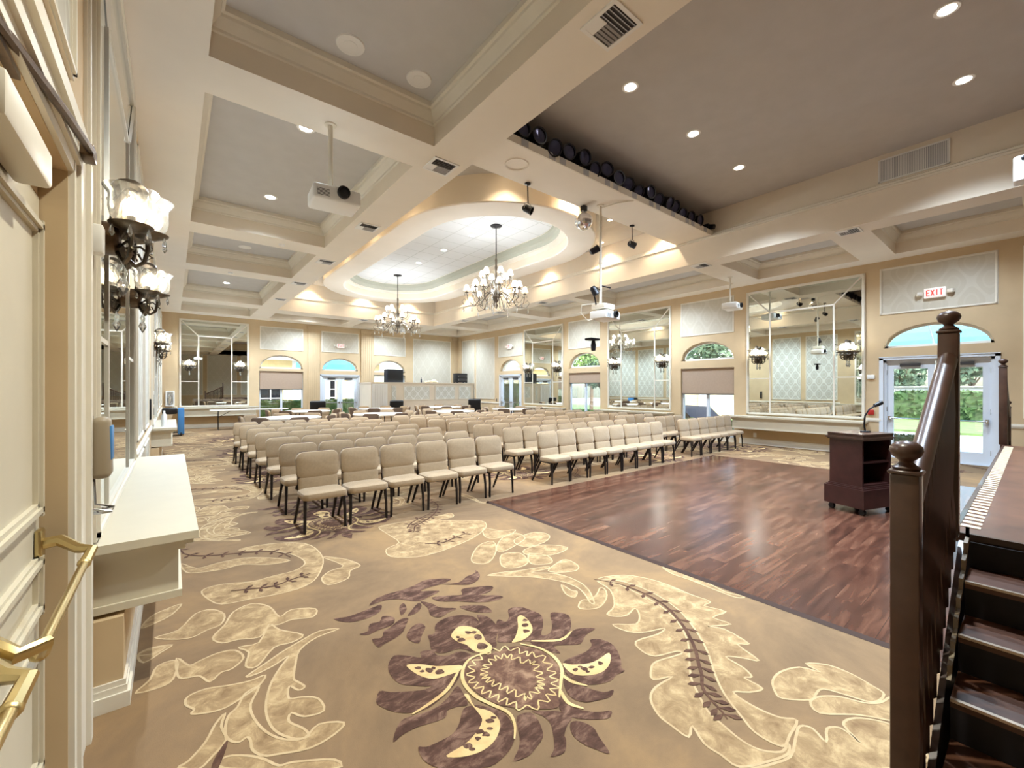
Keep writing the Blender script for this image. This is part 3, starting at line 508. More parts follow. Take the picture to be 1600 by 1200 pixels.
def double_door(w,a0,a1,z1,za0,za1):
    ND[0]+=1; mb=MB(); casing(w,mb,a0,a1,0,z1); fw=.05
    for x0,x1,y0,y1 in ((a0,a0+fw,0,z1),(a1-fw,a1,0,z1),(a0,a1,z1-fw,z1)): w.box(x0,x1,.02,.14,y0,y1,mb)
    w.box(a0,a1,.02,.14,-.01,.012,mb)
    o=struct(mb.build('door_%d'%ND[0],M['alu'],smooth=False)); c=(a0+a1)/2
    for x0,x1,hs in ((a0+fw,c-.004,-1),(c+.004,a1-fw,1)):
        m=MB(); s=.11
        for p0,p1,y0,y1 in ((x0,x0+s,.015,z1-fw),(x1-s,x1,.015,z1-fw),(x0+s,x1-s,.015,.24),(x0+s,x1-s,z1-fw-.15,z1-fw)): w.box(p0,p1,.05,.095,y0,y1,m)
        lf=m.build('door_leaf',M['alu'],o,smooth=False)
        m=MB(); w.box(x0+s,x1-s,.07,.076,.24,z1-fw-.15,m); m.build('pane',M['glass'],lf,smooth=False)
        m=MB(); p=w.f(x0+.04,-.0); q=w.f(x1-.04,-.0); m.tube([(*w.f(x0+.05,.04),.86),(*w.f(x0+.05,-.02),.86),(*w.f(x1-.05,-.02),.86),(*w.f(x1-.05,.04),.86)],.014,8)
        w.box(x0+.03,x0+.07,.05,-.03,.82,.9,m); w.box(x1-.07,x1-.03,.05,-.03,.82,.9,m); m.build('push_bar',M['chrome'],lf)
        m=MB(); cc=(x0+x1)/2; w.box(cc-.16,cc+.16,.05,-.01,z1-fw-.1,z1-fw-.035,m); m.build('door_closer',M['darkgrey'],lf,smooth=False)
        hx=x1 if hs<0 else x0
        m=MB()
        for z in (.2,1.0,1.8):
            p=w.f(x0 if hs<0 else x1,.045); m.tube([(*p,z),(*p,z+.1)],.012,8)
        m.build('hinge',M['chrome'],lf)
    arch_frame(w,o,a0,a1,za0,za1,bar=False)
    return o
window(far,2.77,4.42,.17,2.22,2.33,2.9,1.47,'taupe roller blind half lowered on the left window of the far wall')
double_door(far,5.17,6.77,2.06,2.3,2.87)
window(far,7.52,9.13,.17,2.15,2.28,2.86,None,'')
double_door(right,14.55,16.05,2.08,2.32,2.84)
window(right,10.02,11.6,.17,2.1,2.3,2.87,1.71,'short taupe roller blind on the window between the two farther right-wall mirrors')
window(right,5.29,6.87,.17,2.1,2.33,2.87,1.34,'taupe roller blind lowered over upper half of the window showing a dark car')
double_door(right,.5,2.12,2.12,2.38,2.87)
# entrance doors, near left
ND[0]+=1
DP=XL-.07
dm=MB(); dm.box(XL-.2,XL-.125,2.232,2.238,0,2.18); dm.box(XL-.2,XL-.125,.202,.208,0,2.18); dm.box(XL-.2,DP-.004,.205,2.235,2.19,2.298)
do=struct(dm.build('door_%d'%ND[0],M['wall'],smooth=False))
for (y0,y1) in ((1.24,2.232),(.2,1.232)):
    m=MB(); m.box(DP-.045,DP,y0,y1,.01,2.18,0)
    for z0,z1 in ((.18,.62),(.72,.92),(1.06,2.08)):
        a,b=y0+.12,y1-.05
        for p in ((a,b,z0,z0+.045),(a,b,z1-.045,z1),(a,a+.045,z0,z1),(b-.045,b,z0,z1)): m.box(DP,DP+.014,p[0],p[1],p[2],p[3],1); 
        for p in ((a+.012,b-.012,z0+.012,z0+.03),(a+.012,b-.012,z1-.03,z1-.012),(b-.032,b-.012,z0,z1)): m.box(DP,DP+.024,p[0],p[1],p[2],p[3],1)
    lf=m.build('door_leaf',[M['doorpaint'],M['doorpaint']],do,smooth=False)
    m=MB(); ya,yb=(1.42,2.05) if y0>1 else (.72,1.2)
    m.tube([(DP+.135,ya,.9),(DP+.135,yb,.9)],.0125,12)
    for yy,sg in ((yb,1),(ya,-1)):
        yc=yy+.13*sg if sg>0 else yy-.02
        m.tube([(DP+.005,yc,.955),(DP+.06,yc,.96),(DP+.115,yy+.07*sg,.935),(DP+.15,yy+.04*sg,.935),(DP+.1355,yy,.9)],[.02,.02,.017,.016,.017],8)
        m.rbox((DP+.01,yc,.95),(.02,.06,.12),.008,2); m.ball((DP+.135,yy,.9),.019,10)
    m.build('push_bar',M['brass'],lf)
m=MB(); m.rbox((DP+.045,1.66,2.16),(.08,.46,.11),.012,2)
cl=m.build('door_closer',M['trim'],do)
m=MB(); m.tube([(DP+.06,1.3,2.29),(DP+.11,1.9,2.36),(DP+.13,2.25,2.4)],.014,8); m.rbox((DP+.12,2.28,2.40),(.04,.09,.05),.008,2); m.box(DP+.05,DP+.07,1.28,1.62,2.282,2.3)
m.build('closer_arm',M['bronze'],do)

# ------------------------------------------------------------------ wall mirrors, consoles, sconces
def rotw(w):  # rotation that turns local +y into the room
    return {'wall_right':PI/2,'wall_far':PI,'wall_left':-PI/2}[w.name]
def mirror(w,a0,a1,z0,z1,lab,inset=.58,top=.62,fw=.06):
    c=w.f((a0+a1)/2,0); t=thing('wall_mirror',lab,'mirror',(c[0],c[1],z0),rotw(w)); W=(a1-a0)/2; Hh=z1-z0
    m=MB(); m.box(-W+fw,W-fw,.002,.012,fw,Hh-fw); m.build('mirror_glass',M['mirror'],t,smooth=False)
    m=MB()
    for x0,x1,y0,y1 in ((-W,W,0,fw),(-W,W,Hh-fw,Hh),(-W,-W+fw,fw,Hh-fw),(W-fw,W,fw,Hh-fw)): m.box(x0,x1,0,.028,y0,y1)
    for x0,x1,y0,y1 in ((-W+.015,W-.015,.015,fw-.02),(-W+.015,W-.015,Hh-fw+.02,Hh-.015),(-W+.015,-W+fw-.02,.015,Hh-.015),(W-fw+.02,W-.015,.015,Hh-.015)): m.box(x0,x1,.02,.04,y0,y1)
    m.build('frame',M['trim'],t,smooth=False)
    m=MB(); b=.018
    for x in (-W+inset,W-inset): m.box(x-b,x+b,.012,.022,fw,Hh-top)
    m.box(-W+inset,W-inset,.012,.022,Hh-top-b,Hh-top+b)
    for s in (-1,1):
        m.tube([(s*(W-inset),.016,Hh-top),(s*(W-fw),.016,Hh-fw)],b,4)
        m.box(s*(W-fw),s*(W-inset),.012,.02,.95,.975)
    m.build('mullion',M['trim'],t,smooth=False)
    return t
def console(w,a0,a1,top,dep,lab):
    c=w.f((a0+a1)/2,0); t=thing('console_shelf',lab,'console',(c[0],c[1],top-.34),rotw(w)); W=(a1-a0)/2
    m=MB(); m.box(-W,W,0,dep,.3,.34); m.box(-W+.02,W-.02,0,dep-.02,.275,.3); m.box(-W+.05,W-.05,0,dep-.05,.245,.275); m.build('top',M['doorpaint'],t,smooth=False)
    m=MB(); m.box(-W+.08,W-.08,0,dep-.08,.03,.245); m.box(-W+.065,W-.065,0,dep-.065,0,.035)
    m.build('apron',M['doorpaint'],t,smooth=False); return t
for w,a0,a1,lab in ((right,2.43,4.96,'tall multi-pane mirror behind the lectern on the right wall'),(right,7.19,9.66,'tall multi-pane mirror on right wall with chandelier reflected in its middle'),(right,11.89,14.3,'tall multi-pane mirror on right wall beside the farthest glass doors'),
    (far,.2,2.41,'tall multi-pane mirror on the far wall by the extinguisher cabinet')): mirror(w,a0,a1,.8,4.1,lab)
mirror(left,2.72,5.3,.79,4.16,'large near mirror above console on the left wall, seen edge on'); mirror(left,10.0,12.55,.79,4.16,'farther left-wall mirror above the second console, seen edge on')
console(right,2.38,5.27,.77,.42,'cream wall console under the mirror behind the lectern')
console(right,7.1,10.0,.75,.4,'cream wall console on right wall between the two windows')
console(right,11.75,14.42,.73,.38,'cream wall console on right wall next to the farthest glass doors')
console(far,.1,2.7,.79,.38,'cream wall console under the far wall mirror')
console(left,2.68,5.9,.78,.405,'cream wall console in the left foreground under the near mirror')
console(left,9.95,12.6,.78,.37,'farther cream wall console on the left wall')

LIGHTS=[]
def lamp(kind,loc,power,color=(1,.86,.68),rad=.08,rot=None,size=1.6,blend=.6,parent=None):
    d=bpy.data.lights.new('lamp_light',kind); d.energy=power; d.color=color; d.shadow_soft_size=rad
    if kind=='SPOT': d.spot_size=size; d.spot_blend=blend
    o=bpy.data.objects.new('lamp_light',d); COL.objects.link(o); o.location=loc
    if rot: o.rotation_euler=rot
    return o
WARM=(.93,1.01,1.08); NEUT=(.83,1.0,1.19)
def sconce_proto():
    t=thing('wall_sconce','x','sconce',(0,0,0),0,'wall sconces on the mirrors')
    m=MB(); m.lathe([(.0,0),(.085,0),(.085,.05),(.07,.065),(.04,.07),(0,.075)],(0,0,0),18,0,Matrix.Rotation(-PI/2,4,'X')); m.build('back_plate',M['bronze'],t)
    # rising acanthus scroll
    m=MB(); sp=[]
    for i in range(26):
        u=i/25
        if u<.5: sp.append((0,.05+.03*math.sin(u*2*PI),.0+u*.5))
        else:
            a=(u-.5)*2*4.6; r=.07*(1-(u-.5)*1.2); sp.append((0,.05+.07-r*math.cos(a),.25+r*math.sin(a)))
    m.tube(sp,[.022+.012*math.sin(PI*i/25) for i in range(26)],8)
    for s in (-1,1):
        m.tube([(s*.01,.05,.0),(s*.045,.05,.08),(s*.055,.06,.17),(s*.03,.1,.26),(s*.012,.13,.24)],[.012,.022,.022,.014,.006],6)
        m.tube([(s*.01,.06,-.02),(s*.06,.08,-.06),(s*.05,.1,-.13),(s*.01,.1,-.11)],[.012,.018,.012,.006],6)
    m.build('leaf_scroll',M['silverleaf'],t)
    for ang in (-58,0,58):
        a=R_(ang); dx,dy=math.sin(a),math.cos(a); L=.13
        f=lambda r,z:(dx*r,.05+dy*r,z)
        m=MB(); m.tube([f(0,-.02),f(.03,-.08),f(.08,-.13),f(.115,-.1),f(.13,-.04),f(L,.03)],[.012,.014,.012,.011,.011,.012],8)
        m.tube([f(.04,-.04),f(.1,-.02),f(.15,-.07),f(.11,-.1),f(.09,-.06)],.007,6)
        c=f(L,.05); m.lathe([(.0,-.03),(.03,-.025),(.088,.0),(.093,.008),(.05,.012),(.02,.014),(.018,.07),(.0,.07)],c,18)
        arm=m.build('arm',M['silverleaf'],t)
        m=MB(); m.lathe([(.055,.014),(.082,.04),(.092,.085),(.09,.125),(.09,.15),(.115,.19),(.113,.191),(.087,.153),(.087,.125),(.089,.085),(.079,.042),(.053,.02)],c,20,cap=False); m.build('glass_shade',M['lampglass'],arm)
        m=MB(); m.lathe([(.0,.05),(.02,.055),(.034,.085),(.026,.125),(.0,.16)],c,12); m.build('bulb',M['bulb'],arm)
        for k in range(6):
            m=MB(); w=2*PI*k/6; p=(c[0]+.082*math.cos(w),c[1]+.082*math.sin(w),c[2]-.012); m.lathe([(0,-.065),(.013,-.045),(.008,-.02),(.002,0)],p,6); m.build('crystal_drop',M['crystal'],arm)
    m=MB(); m.lathe([(0,-.3),(.018,-.27),(.03,-.24),(.012,-.2),(.02,-.17),(.0,-.12)],(0,.08,0),10); m.tube([(0,.08,-.13),(0,.06,-.05)],.005,6); m.build('pendant_crystal',M['crystal'],t)
    return t
SP=sconce_proto()
spots=[(left,3.06,'nearest bronze sconce with glass bowls on the left wall mirror'),(left,4.97,'second bronze sconce on the near left mirror'),(left,10.3,'bronze sconce on the nearer end of the farther left mirror'),(left,12.25,'bronze sconce on the far end of the farther left mirror'),
 (right,2.74,'glowing sconce on the lectern-side mirror, end beside the exit doors'),(right,4.66,'glowing sconce on the lectern-side mirror, end beside the window blind'),(right,7.5,'glowing sconce on the middle right-wall mirror, nearer end'),(right,9.36,'glowing sconce on the middle right-wall mirror, farther end'),
 (right,12.2,'glowing sconce on the farthest right-wall mirror, nearer end'),(right,14.0,'glowing sconce on the farthest right-wall mirror, end beside glass doors'),(far,.5,'glowing sconce on the far wall mirror by the extinguisher'),(far,2.11,'glowing sconce on the far wall mirror by the window blind')]
for i,(w,a,lab) in enumerate(spots):
    p=w.f(a,-.016); z=2.29
    if i==0: SP.location=(p[0],p[1],z); SP.rotation_euler=(0,0,rotw(w)); SP['label']=lab
    else: dup(SP,(p[0],p[1],z),rotw(w),lab)
    q=w.f(a,-.23); lamp('POINT',(q[0],q[1],z+.23),SCONCE_W,WARM,.07)
# ------------------------------------------------------------------ chairs
def chair_proto():
    t=thing('banquet_chair','x','chair')
    m=MB(); m.pad(.445,.34,.08,.06,Matrix.Translation((0,-.1,.378))@Matrix.Rotation(-PI/2,4,'X'),0,.012,.026); m.build('seat',M['fabric'],t)
    tilt=Matrix.Rotation(R_(-10),4,'X')
    m=MB(); m.pad(.445,.29,.07,.075,Matrix.Translation((0,.08,.658))@tilt,0,.016,.024); m.pad(.41,.17,.05,.03,Matrix.Translation((0,.04,.455))@tilt,0,.006,.014)
    b=m.build('backrest',M['fabric'],t)
    m=MB(); m.pad(.42,.4,.03,.06,Matrix.Translation((0,.1,.61))@tilt@Matrix.Rotation(PI,4,'Z'),0,.004,.01); m.build('back_shell',M['fabric_dark'],b)
    m=MB()
    for s in (-1,1):
        m.tube([(s*.195,-.2,.33),(s*.195,.05,.335),(s*.2,.065,.42),(s*.195,.115,.7)],.0125,6)
    m.tube([(-.195,-.17,.33),(.195,-.17,.33)],.011,6); m.tube([(-.195,.05,.33),(.195,.05,.33)],.011,6)
    m.build('frame',M['legmetal'],t)
    for s in (-1,1):
        m=MB(); m.tube([(s*.195,-.2,.34),(s*.2,-.222,.2),(s*.205,-.225,0)],[.018,.0165,.0145],8); m.build('leg',M['legmetal'],t)
        m=MB(); m.tube([(s*.195,.04,.34),(s*.198,.12,.2),(s*.202,.235,0)],[.018,.0165,.0145],8); m.build('leg',M['legmetal'],t)
    return t
CH=chair_proto(); first=[True]
def put_chair(x,y,rz,label,group,sc=1):
    global CH
    if first[0]:
        first[0]=False; CH.location=(x,y,0); CH.rotation_euler=(0,0,rz); CH['label']=label; CH['group']=group; return CH
    c=dup(CH,(x,y,0),rz,label,group); c.scale=(sc,1,1); return c
ROWS=[4.73,5.6,6.48,7.35,8.22,9.1,9.97]
rowname=['front','second','third','fourth','fifth','sixth','rear']
for r,yr in enumerate(ROWS):
    blocks=[('near mirrored left wall',1.03+.0-.012*r,.47,6),('in the middle',4.57-.03*r,.447,8),('beside right windows',8.83,.43,6 if r==0 else 4)]
    for bn,x0,pt,n in blocks:
        for k in range(n):
            pos='aisle-end' if False else ORD[k]
            put_chair(x0+pt*(k+.5)+rnd.uniform(-.003,.003),yr+.222+rnd.uniform(-.015,.015),R_(rnd.uniform(-.8,.8)),
              'beige chair %s from left, %s row of block %s'%(pos,rowname[r],bn),'beige chairs in rows facing the dance floor',min(1,(pt-.012)/.447))
# banquet tables behind the rows
def table_proto():
    t=thing('round_table','x','table')
    m=MB(); m.lathe([(0,.715),(.74,.715),(.76,.72),(.76,.735),(.74,.74),(0,.74)],n=40); m.build('tabletop',M['cloth'],t)
    m=MB(); m.lathe([(.745,.715),(.765,.74),(.768,.745),(0,.746)],n=40); m.build('table_cover',M['cloth'],t)
    for k in range(4):
        a=PI/4+k*PI/2; m=MB(); m.tube([(.34*math.cos(a),.34*math.sin(a),.715),(.42*math.cos(a),.42*math.sin(a),0)],.015,8); m.build('leg',M['legmetal'],t)
    return t
TB=table_proto()
tabs=[(2.4,12.3),(4.85,12.35),(7.3,12.3),(9.85,12.2),(3.5,15.4),(6.1,15.5),(8.7,15.4)]
tname=['front-line table nearest the left wall','front-line table, second from the left wall','front-line table, third from the left wall','front-line table nearest the right wall','back-line table nearest the left wall','back-line table in front of the booth','back-line table nearest the right wall']
for i,(x,y) in enumerate(tabs):
    lab='round white-topped banquet table behind the chair rows, '+tname[i].replace(' table','')
    if i==0: TB.location=(x,y,0); TB['label']=lab; TB['group']='round banquet tables'
    else: dup(TB,(x,y,0),0,lab,'round banquet tables')
    for k in range(8):
        a=2*PI*k/8+.2*i; rr=.98+rnd.uniform(-.03,.05)
        side=['right side','rear right','rear','rear left','left side','front left','front','front right'][k]
        put_chair(x+rr*math.cos(a),y+rr*math.sin(a),a-PI/2,'beige chair at the %s of the %s'%(side,tname[i]),'beige chairs around the banquet tables')
# long folding table and the black items along the far wall
t=thing('folding_table','long narrow white folding table in front of the far wall console','table',(2.3,18.6,0))
m=MB(); m.rbox((0,0,.705),(2.5,.46,.035),.008,2); m.build('tabletop',M['cloth'],t)
for s in (-1,1):
    m=MB(); m.tube([(s*1.0,0,.69),(s*1.0,0,.03)],.018,8); m.tube([(s*1.0,-.2,.015),(s*1.0,.2,.015)],.016,8); m.tube([(s*1.0,0,.45),(s*.6,0,.69)],.01,6); m.build('leg',M['legmetal'],t)
def black_chair(x,y,rz,lab):
    t=thing('lounge_chair',lab,'chair',(x,y,0),rz,'black padded chairs along the far wall')
    m=MB(); m.rbox((0,-.02,.42),(.6,.56,.14),.05,3); m.build('seat',M['black'],t)
    m=MB(); m.rbox((0,.26,.72),(.6,.14,.55),.06,3,0,Matrix.Rotation(R_(-8),4,'X')); m.build('backrest',M['black'],t)
    for s in (-1,1):
        m=MB(); m.rbox((s*.3,0,.56),(.07,.5,.05),.02,2); m.box(s*.3-.02,s*.3+.02,-.2,-.16,.42,.55); m.box(s*.3-.02,s*.3+.02,.2,.24,.42,.55); m.build('armrest',M['blacksat'],t)
        for yy in (-.22,.22): m=MB(); m.tube([(s*.26,yy,.36),(s*.27,yy*1.05,0)],.016,8); m.build('leg',M['legmetal'],t)
black_chair(4.75,18.75,R_(160),'black padded chair left of the far wall glass doors')
black_chair(7.55,17.55,R_(175),'black padded chair at the white end panel of the booth')
black_chair(11.6,17.4,R_(150),'black padded chair at the corner-side end of the booth')

# ------------------------------------------------------------------ DJ booth in the far corner
bt=thing('booth','low cream booth with patterned panels in the far right corner','booth',(6.8,18.3,0))
m=MB(); m.box(.0,5.36,0,.14,.16,1.72); m.box(0,5.36,-.02,.16,0,.16); m.box(0,.14,.14,1.5,0,1.72); m.box(-.03,5.36,-.04,.2,1.72,1.78); m.box(-.03,.2,.2,1.5,1.72,1.78)
m.build('half_wall',M['fascia'],bt,smooth=False)
for x0,x1,z0 in ((.92,1.16,.8),(1.5,2.85,.95),(3.12,4.25,.95),(4.45,5.2,.95)):
    m=MB(); m.box(x0+.04,x1-.04,-.012,0,z0+.04,1.6,0)
    for p in ((x0,x1,z0,z0+.04),(x0,x1,1.6,1.64),(x0,x0+.04,z0+.04,1.6),(x1-.04,x1,z0+.04,1.6)): m.box(p[0],p[1],-.028,0,p[2],p[3],1)
    m.build('patterned_panel',[M['damask_pale'],M['trim']],bt,smooth=False)
m=MB(); m.box(.02,.72,-.06,-.03,0,1.7)
for k in range(6): m.box(.05+.11*k,.12+.11*k,-.075,-.06,.06,1.66)
m.build('fluted_end_panel',M['white'],bt,smooth=False)
sp=thing('loudspeaker','large dark navy loudspeaker standing on booth in front of arched window','speaker',(8.0,18.6,1.78))
m=MB(); m.rbox((0,.1,.3),(.78,.4,.6),.02,2); m.build('cabinet',M['navy'],sp); m=MB(); m.rbox((0,-.105,.3),(.72,.015,.54),.006,2); m.build('front_grille',M['black'],sp)
am=thing('equipment_rack','black rack-mount equipment case at the corner end of the booth ledge','equipment case',(11.55,18.5,1.78))
m=MB(); m.rbox((0,.1,.26),(.62,.4,.46),.015,2)
for s in (-1,1):
    for yy in (-.05,.25): m.box(s*.27-.03,s*.27+.03,yy-.03,yy+.03,0,.04)
m.build('case',M['black'],am)
for k in range(2):
    m=MB(); m.rbox((0,-.105,.16+.17*k),(.54,.02,.13),.006,2); m.build('amplifier',M['darkgrey'],am)
    for s in (-1,1): q=MB(); q.tube([(s*.24,-.11,.12+.17*k),(s*.24,-.14,.12+.17*k),(s*.24,-.14,.2+.17*k),(s*.24,-.11,.2+.17*k)],.006,6); q.build('handle',M['chrome'],am)
m=MB()
for c,s in (((0,0,.05),(.26,.16,.1)),((.2,.02,.07),(.2,.15,.13)),((-.2,.0,.04),(.2,.14,.08)),((.32,0,.04),(.12,.1,.07))): m.rbox(c,s,.035,3,0,Matrix.Rotation(rnd.uniform(-.3,.3),4,'Z'))
o=m.build('folded_cloth',M['cream'],smooth=True); o.location=(9.75,18.4,1.78); tag(o,'crumpled cream cloth lying on the middle of the booth ledge','cloth')
m=MB(); m.lathe([(0,0),(.035,0),(.035,.14),(.012,.18),(.012,.24),(0,.24)],n=12); o=m.build('bottle',M['navy']); o.location=(9.25,18.4,1.78); tag(o,'small dark bottle next to the cream cloth on the booth ledge','bottle')

# ------------------------------------------------------------------ chandeliers
def chandelier():
    t=thing('chandelier','x','chandelier',(0,0,0),0,'crystal chandeliers under the oval')
    m=MB(); m.lathe([(0,-.05),(.03,-.05),(.05,-.035),(.13,-.02),(.14,0),(0,0)],n=24); m.build('canopy',M['blacksat'],t)
    m=MB(); m.tube([(0,0,-.04),(0,0,-.78)],.012,8); m.build('rod',M['blacksat'],t)
    m=MB(); m.lathe([(0,-1.98),(.03,-1.95),(.05,-1.9),(.02,-1.85),(.07,-1.78),(.1,-1.7),(.06,-1.6),(.035,-1.5),(.05,-1.42),(.07,-1.36),(.035,-1.28),(.022,-1.1),(.035,-1.0),(.022,-.92),(.03,-.82),(.012,-.76)],n=16); m.build('stem',M['silverleaf'],t)
    for n,r,zc,z0,zd,off in ((6,.34,-1.22,-1.4,-1.5,.2),(12,.7,-1.6,-1.68,-1.93,0)):
        for k in range(n):
            a=2*PI*k/n+off; rr=r*(1 if n==6 or k%2 else .84); f=lambda q,z:(q*math.cos(a),q*math.sin(a),z); dz=0 if n==6 or k%2 else .07; zz=zc+dz
            m=MB(); m.tube([f(.04,z0),f(rr*.3,z0+.09),f(rr*.5,z0-.02),f(rr*.72,zd+dz),f(rr*.95,zd+.1+dz),f(rr,zz-.02)],[.012,.013,.011,.012,.011,.009],6)
            m.tube([f(rr*.72,zd+dz),f(rr*1.05,zd-.01+dz),f(rr*1.16,zd+.1+dz),f(rr*1.08,zd+.17+dz),f(rr*1.02,zd+.12+dz)],.006,5)
            m.lathe([(0,zz-.03),(.04,zz-.015),(.045,zz),(.012,zz+.004),(.012,zz+.05),(0,zz+.05)],f(rr,0),10)
            arm=m.build('arm',M['silverleaf'],t)
            m=MB(); m.lathe([(.082,zz+.03),(.078,zz+.05),(.062,zz+.1),(.046,zz+.145),(.04,zz+.16),(.036,zz+.16),(.07,zz+.05)],f(rr,0),14,cap=False); m.build('lamp_shade',M['shade'],arm)
            for j in range(3):
                m=MB(); w=2*PI*j/3+a; c=f(rr,0); p=(c[0]+.045*math.cos(w),c[1]+.045*math.sin(w),zz-.02); m.lathe([(0,-.085),(.015,-.065),(.01,-.03),(.002,0)],p,6); m.build('crystal_drop',M['crystal'],arm)
            if n==12: m=MB(); m.lathe([(0,zd-.16+dz),(.022,zd-.12+dz),(.012,zd-.06+dz),(.003,zd-.01+dz)],f(rr*1.1,0),8); m.build('crystal_drop',M['crystal'],arm)
    for k in range(14):
        a=2*PI*k/14; m=MB(); m.lathe([(0,-2.0),(.022,-1.96),(.012,-1.9),(.003,-1.84)],((.2+.06*(k%2))*math.cos(a),(.2+.06*(k%2))*math.sin(a),-.02*(k%2)),8)
        m.tube([(.07*math.cos(a),.07*math.sin(a),-1.75),((.2+.06*(k%2))*math.cos(a),(.2+.06*(k%2))*math.sin(a),-1.84)],.004,5); m.build('crystal_pendant',M['crystal'],t)
    return t
CD=chandelier(); CD.location=(6.03,8.1,5.385); CD['label']='nearer crystal chandelier with small white shades'
dup(CD,(6.03,13.75,5.385),.35,'farther crystal chandelier with small white shades')
for y in (8.1,13.75):
    for k in range(6):
        a=2*PI*(2*k+1)/12+(.35 if y>10 else 0); lamp('POINT',(6.03+.7*math.cos(a),y+.7*math.sin(a),4.02),CHAND_W,WARM,.035)

# ------------------------------------------------------------------ recessed lights, vents and ceiling hardware
def downlight_proto():
    t=thing('recessed_downlight','x','ceiling light')
    m=MB(); m.lathe([(.07,-.002),(.1,-.006),(.105,0),(.07,0)],n=20,cap=False); m.build('trim_ring',M['white'],t)
    m=MB(); m.lathe([(0,-.003),(.072,-.003)],n=20,cap=False); m.build('lens',M['lens'],t,fixn=False); return t
DLp=downlight_proto(); dlf=[True]
def downlight(x,y,z,label,power,size=2.4,blend=.9,col=NEUT,group='recessed ceiling downlights'):
    if dlf[0]: dlf[0]=False; DLp.location=(x,y,z); DLp['label']=label; DLp['group']=group
    else: dup(DLp,(x,y,z),0,label,group)
    if power: lamp('SPOT',(x,y,z-.03),power,col,.06,None,size,blend)
for y,rn in ((3.3,'row by the lighting shelf'),(.58,'row nearest the stage')):
    for x,cn in ((4.62,'nearest the left girder'),(6.22,'in the middle'),(7.8,'nearest the right girder')): downlight(x,y,HT,'bright downlight over the dance floor, %s, %s'%(rn,cn),DANCE_W,2.1)
for y,l in ((5.67,'coffer with the hanging projector, nearer one'),(8.09,'coffer with the hanging projector, farther one'),(15.5,'fourth coffer along the left wall'),(1.3,'nearest coffer, out past the two speakers'),(10.6,'third coffer along left wall'),(18.2,'last coffer of the left wall')):
    downlight(1.29,y,HC,'ceiling downlight in the left coffers, '+l,COF_W*(1.0 if y==1.3 else .75 if y<6 else 1),2.0 if y==1.3 else 2.4,.9,(.95,.93,.79) if y==1.3 else NEUT)
for y,l in ((1.0,'near the exit doors'),(3.4,'above the mirror behind lectern'),(7.0,'above the window with blind'),(10.7,'above the short blind'),(14.5,'above the glass doors'),(18.2,'in the corner')):
    downlight(10.7,y,HC,'ceiling downlight in the right coffers, '+l,COF_W*(.45 if y<6 else 1))
for x,l in ((4.4,'left one'),(7.7,'right one')): downlight(x,18.5,HC,'ceiling downlight in the far coffers, '+l,COF_W)
for y,l in ((9.0,'nearest'),(10.45,'middle'),(12.0,'farthest')): downlight(5.95,y,HT-.014,'%s of three small lights in the white oval ceiling'%l,OVAL_W,1.7)
# wall-washing lights hidden in the channel around the oval
def cove_proto():
    t=thing('channel_light','x','ceiling light'); m=MB(); m.lathe([(.05,-.002),(.075,-.006),(.08,0),(.05,0)],n=16,cap=False); m.build('trim_ring',M['white'],t)
    m=MB(); m.lathe([(0,-.003),(.052,-.003)],n=16,cap=False); m.build('lens',M['cove'],t,fixn=False); return t
CVp=cove_proto(); cvf=[True]
cov=[(8.95,7.3,'right girder, beside the pole projector'),(8.95,9.6,'right girder, second along'),(8.95,11.9,'right girder, third along'),(8.95,14.2,'right girder, fourth along'),(3.12,7.6,'left girder, first along'),(3.12,9.6,'left girder, second along'),(3.12,11.6,'left girder, third along'),(3.12,13.6,'left girder, fourth along'),
 (4.0,16.75,'far beam, left'),(6.0,16.75,'far beam, middle'),(8.0,16.75,'far beam, right'),(4.5,5.72,'shelf side, left'),(6.0,5.5,'shelf side, middle'),(7.9,6.2,'shelf side, right'),(8.9,5.6,'shelf side, far right')]
for i,(x,y,l) in enumerate(cov):
    lab='small wall-washing light above oval channel at the '+l
    if cvf[0]: cvf[0]=False; CVp.location=(x,y,HT); CVp['label']=lab; CVp['group']='wall-washing lights around the oval'
    else: dup(CVp,(x,y,HT),0,lab,'wall-washing lights around the oval')
    lamp('SPOT',(x,y,HT-.02),COVE_W,(1,.8,.56),.04,None,2.0,.8)
def vent_proto():
    t=thing('air_vent','x','vent'); s=.17
    m=MB()
    for p in ((-s,s,-s,-s+.03),(-s,s,s-.03,s),(-s,-s+.03,-s+.03,s-.03),(s-.03,s,-s+.03,s-.03)): m.box(*p,-.012,0)
    m.build('vent_frame',M['white'],t,smooth=False)
    m=MB(); m.box(-s+.03,s-.03,-s+.03,s-.03,-.003,-.001); m.build('duct_back',M['darkgrey'],t,smooth=False)
    for k in range(8):
        m=MB(); y=-s+.05+.034*k; m.M=Matrix.Translation((0,y,-.007))@Matrix.Rotation(.6 if k<4 else -.6,4,'X'); m.box(-s+.03 if k<4 else -.05,s-.03,-.009,.009,-.001,.001); m.build('slat',M['grille'],t,smooth=False)
    m=MB(); m.box(-s+.03,-.05,.0,s-.03,-.01,-.006); m.build('damper_plate',M['white'],t,smooth=False)
    return t
VN=vent_proto(); vl=[]
for k,y in enumerate((2.06,4.71,7.28,9.86,12.31,14.9)): vl.append((2.64,y,'left girder, %s from the dance floor end'%ORD[k]))
for k,y in enumerate((2.1,4.8,10.14,12.45,14.85)): vl.append((9.4,y,'right girder, %s from the exit doors end'%ORD[k]))
vl.append((6.1,17.3,'far beam behind the oval'))
for k,(x,y,l) in enumerate(vl):
    lab='square white air vent under the '+l
    if k==0: VN.location=(x,y,H); VN['label']=lab; VN['group']='square ceiling vents'
    else: dup(VN,(x,y,H),0,lab,'square ceiling vents')
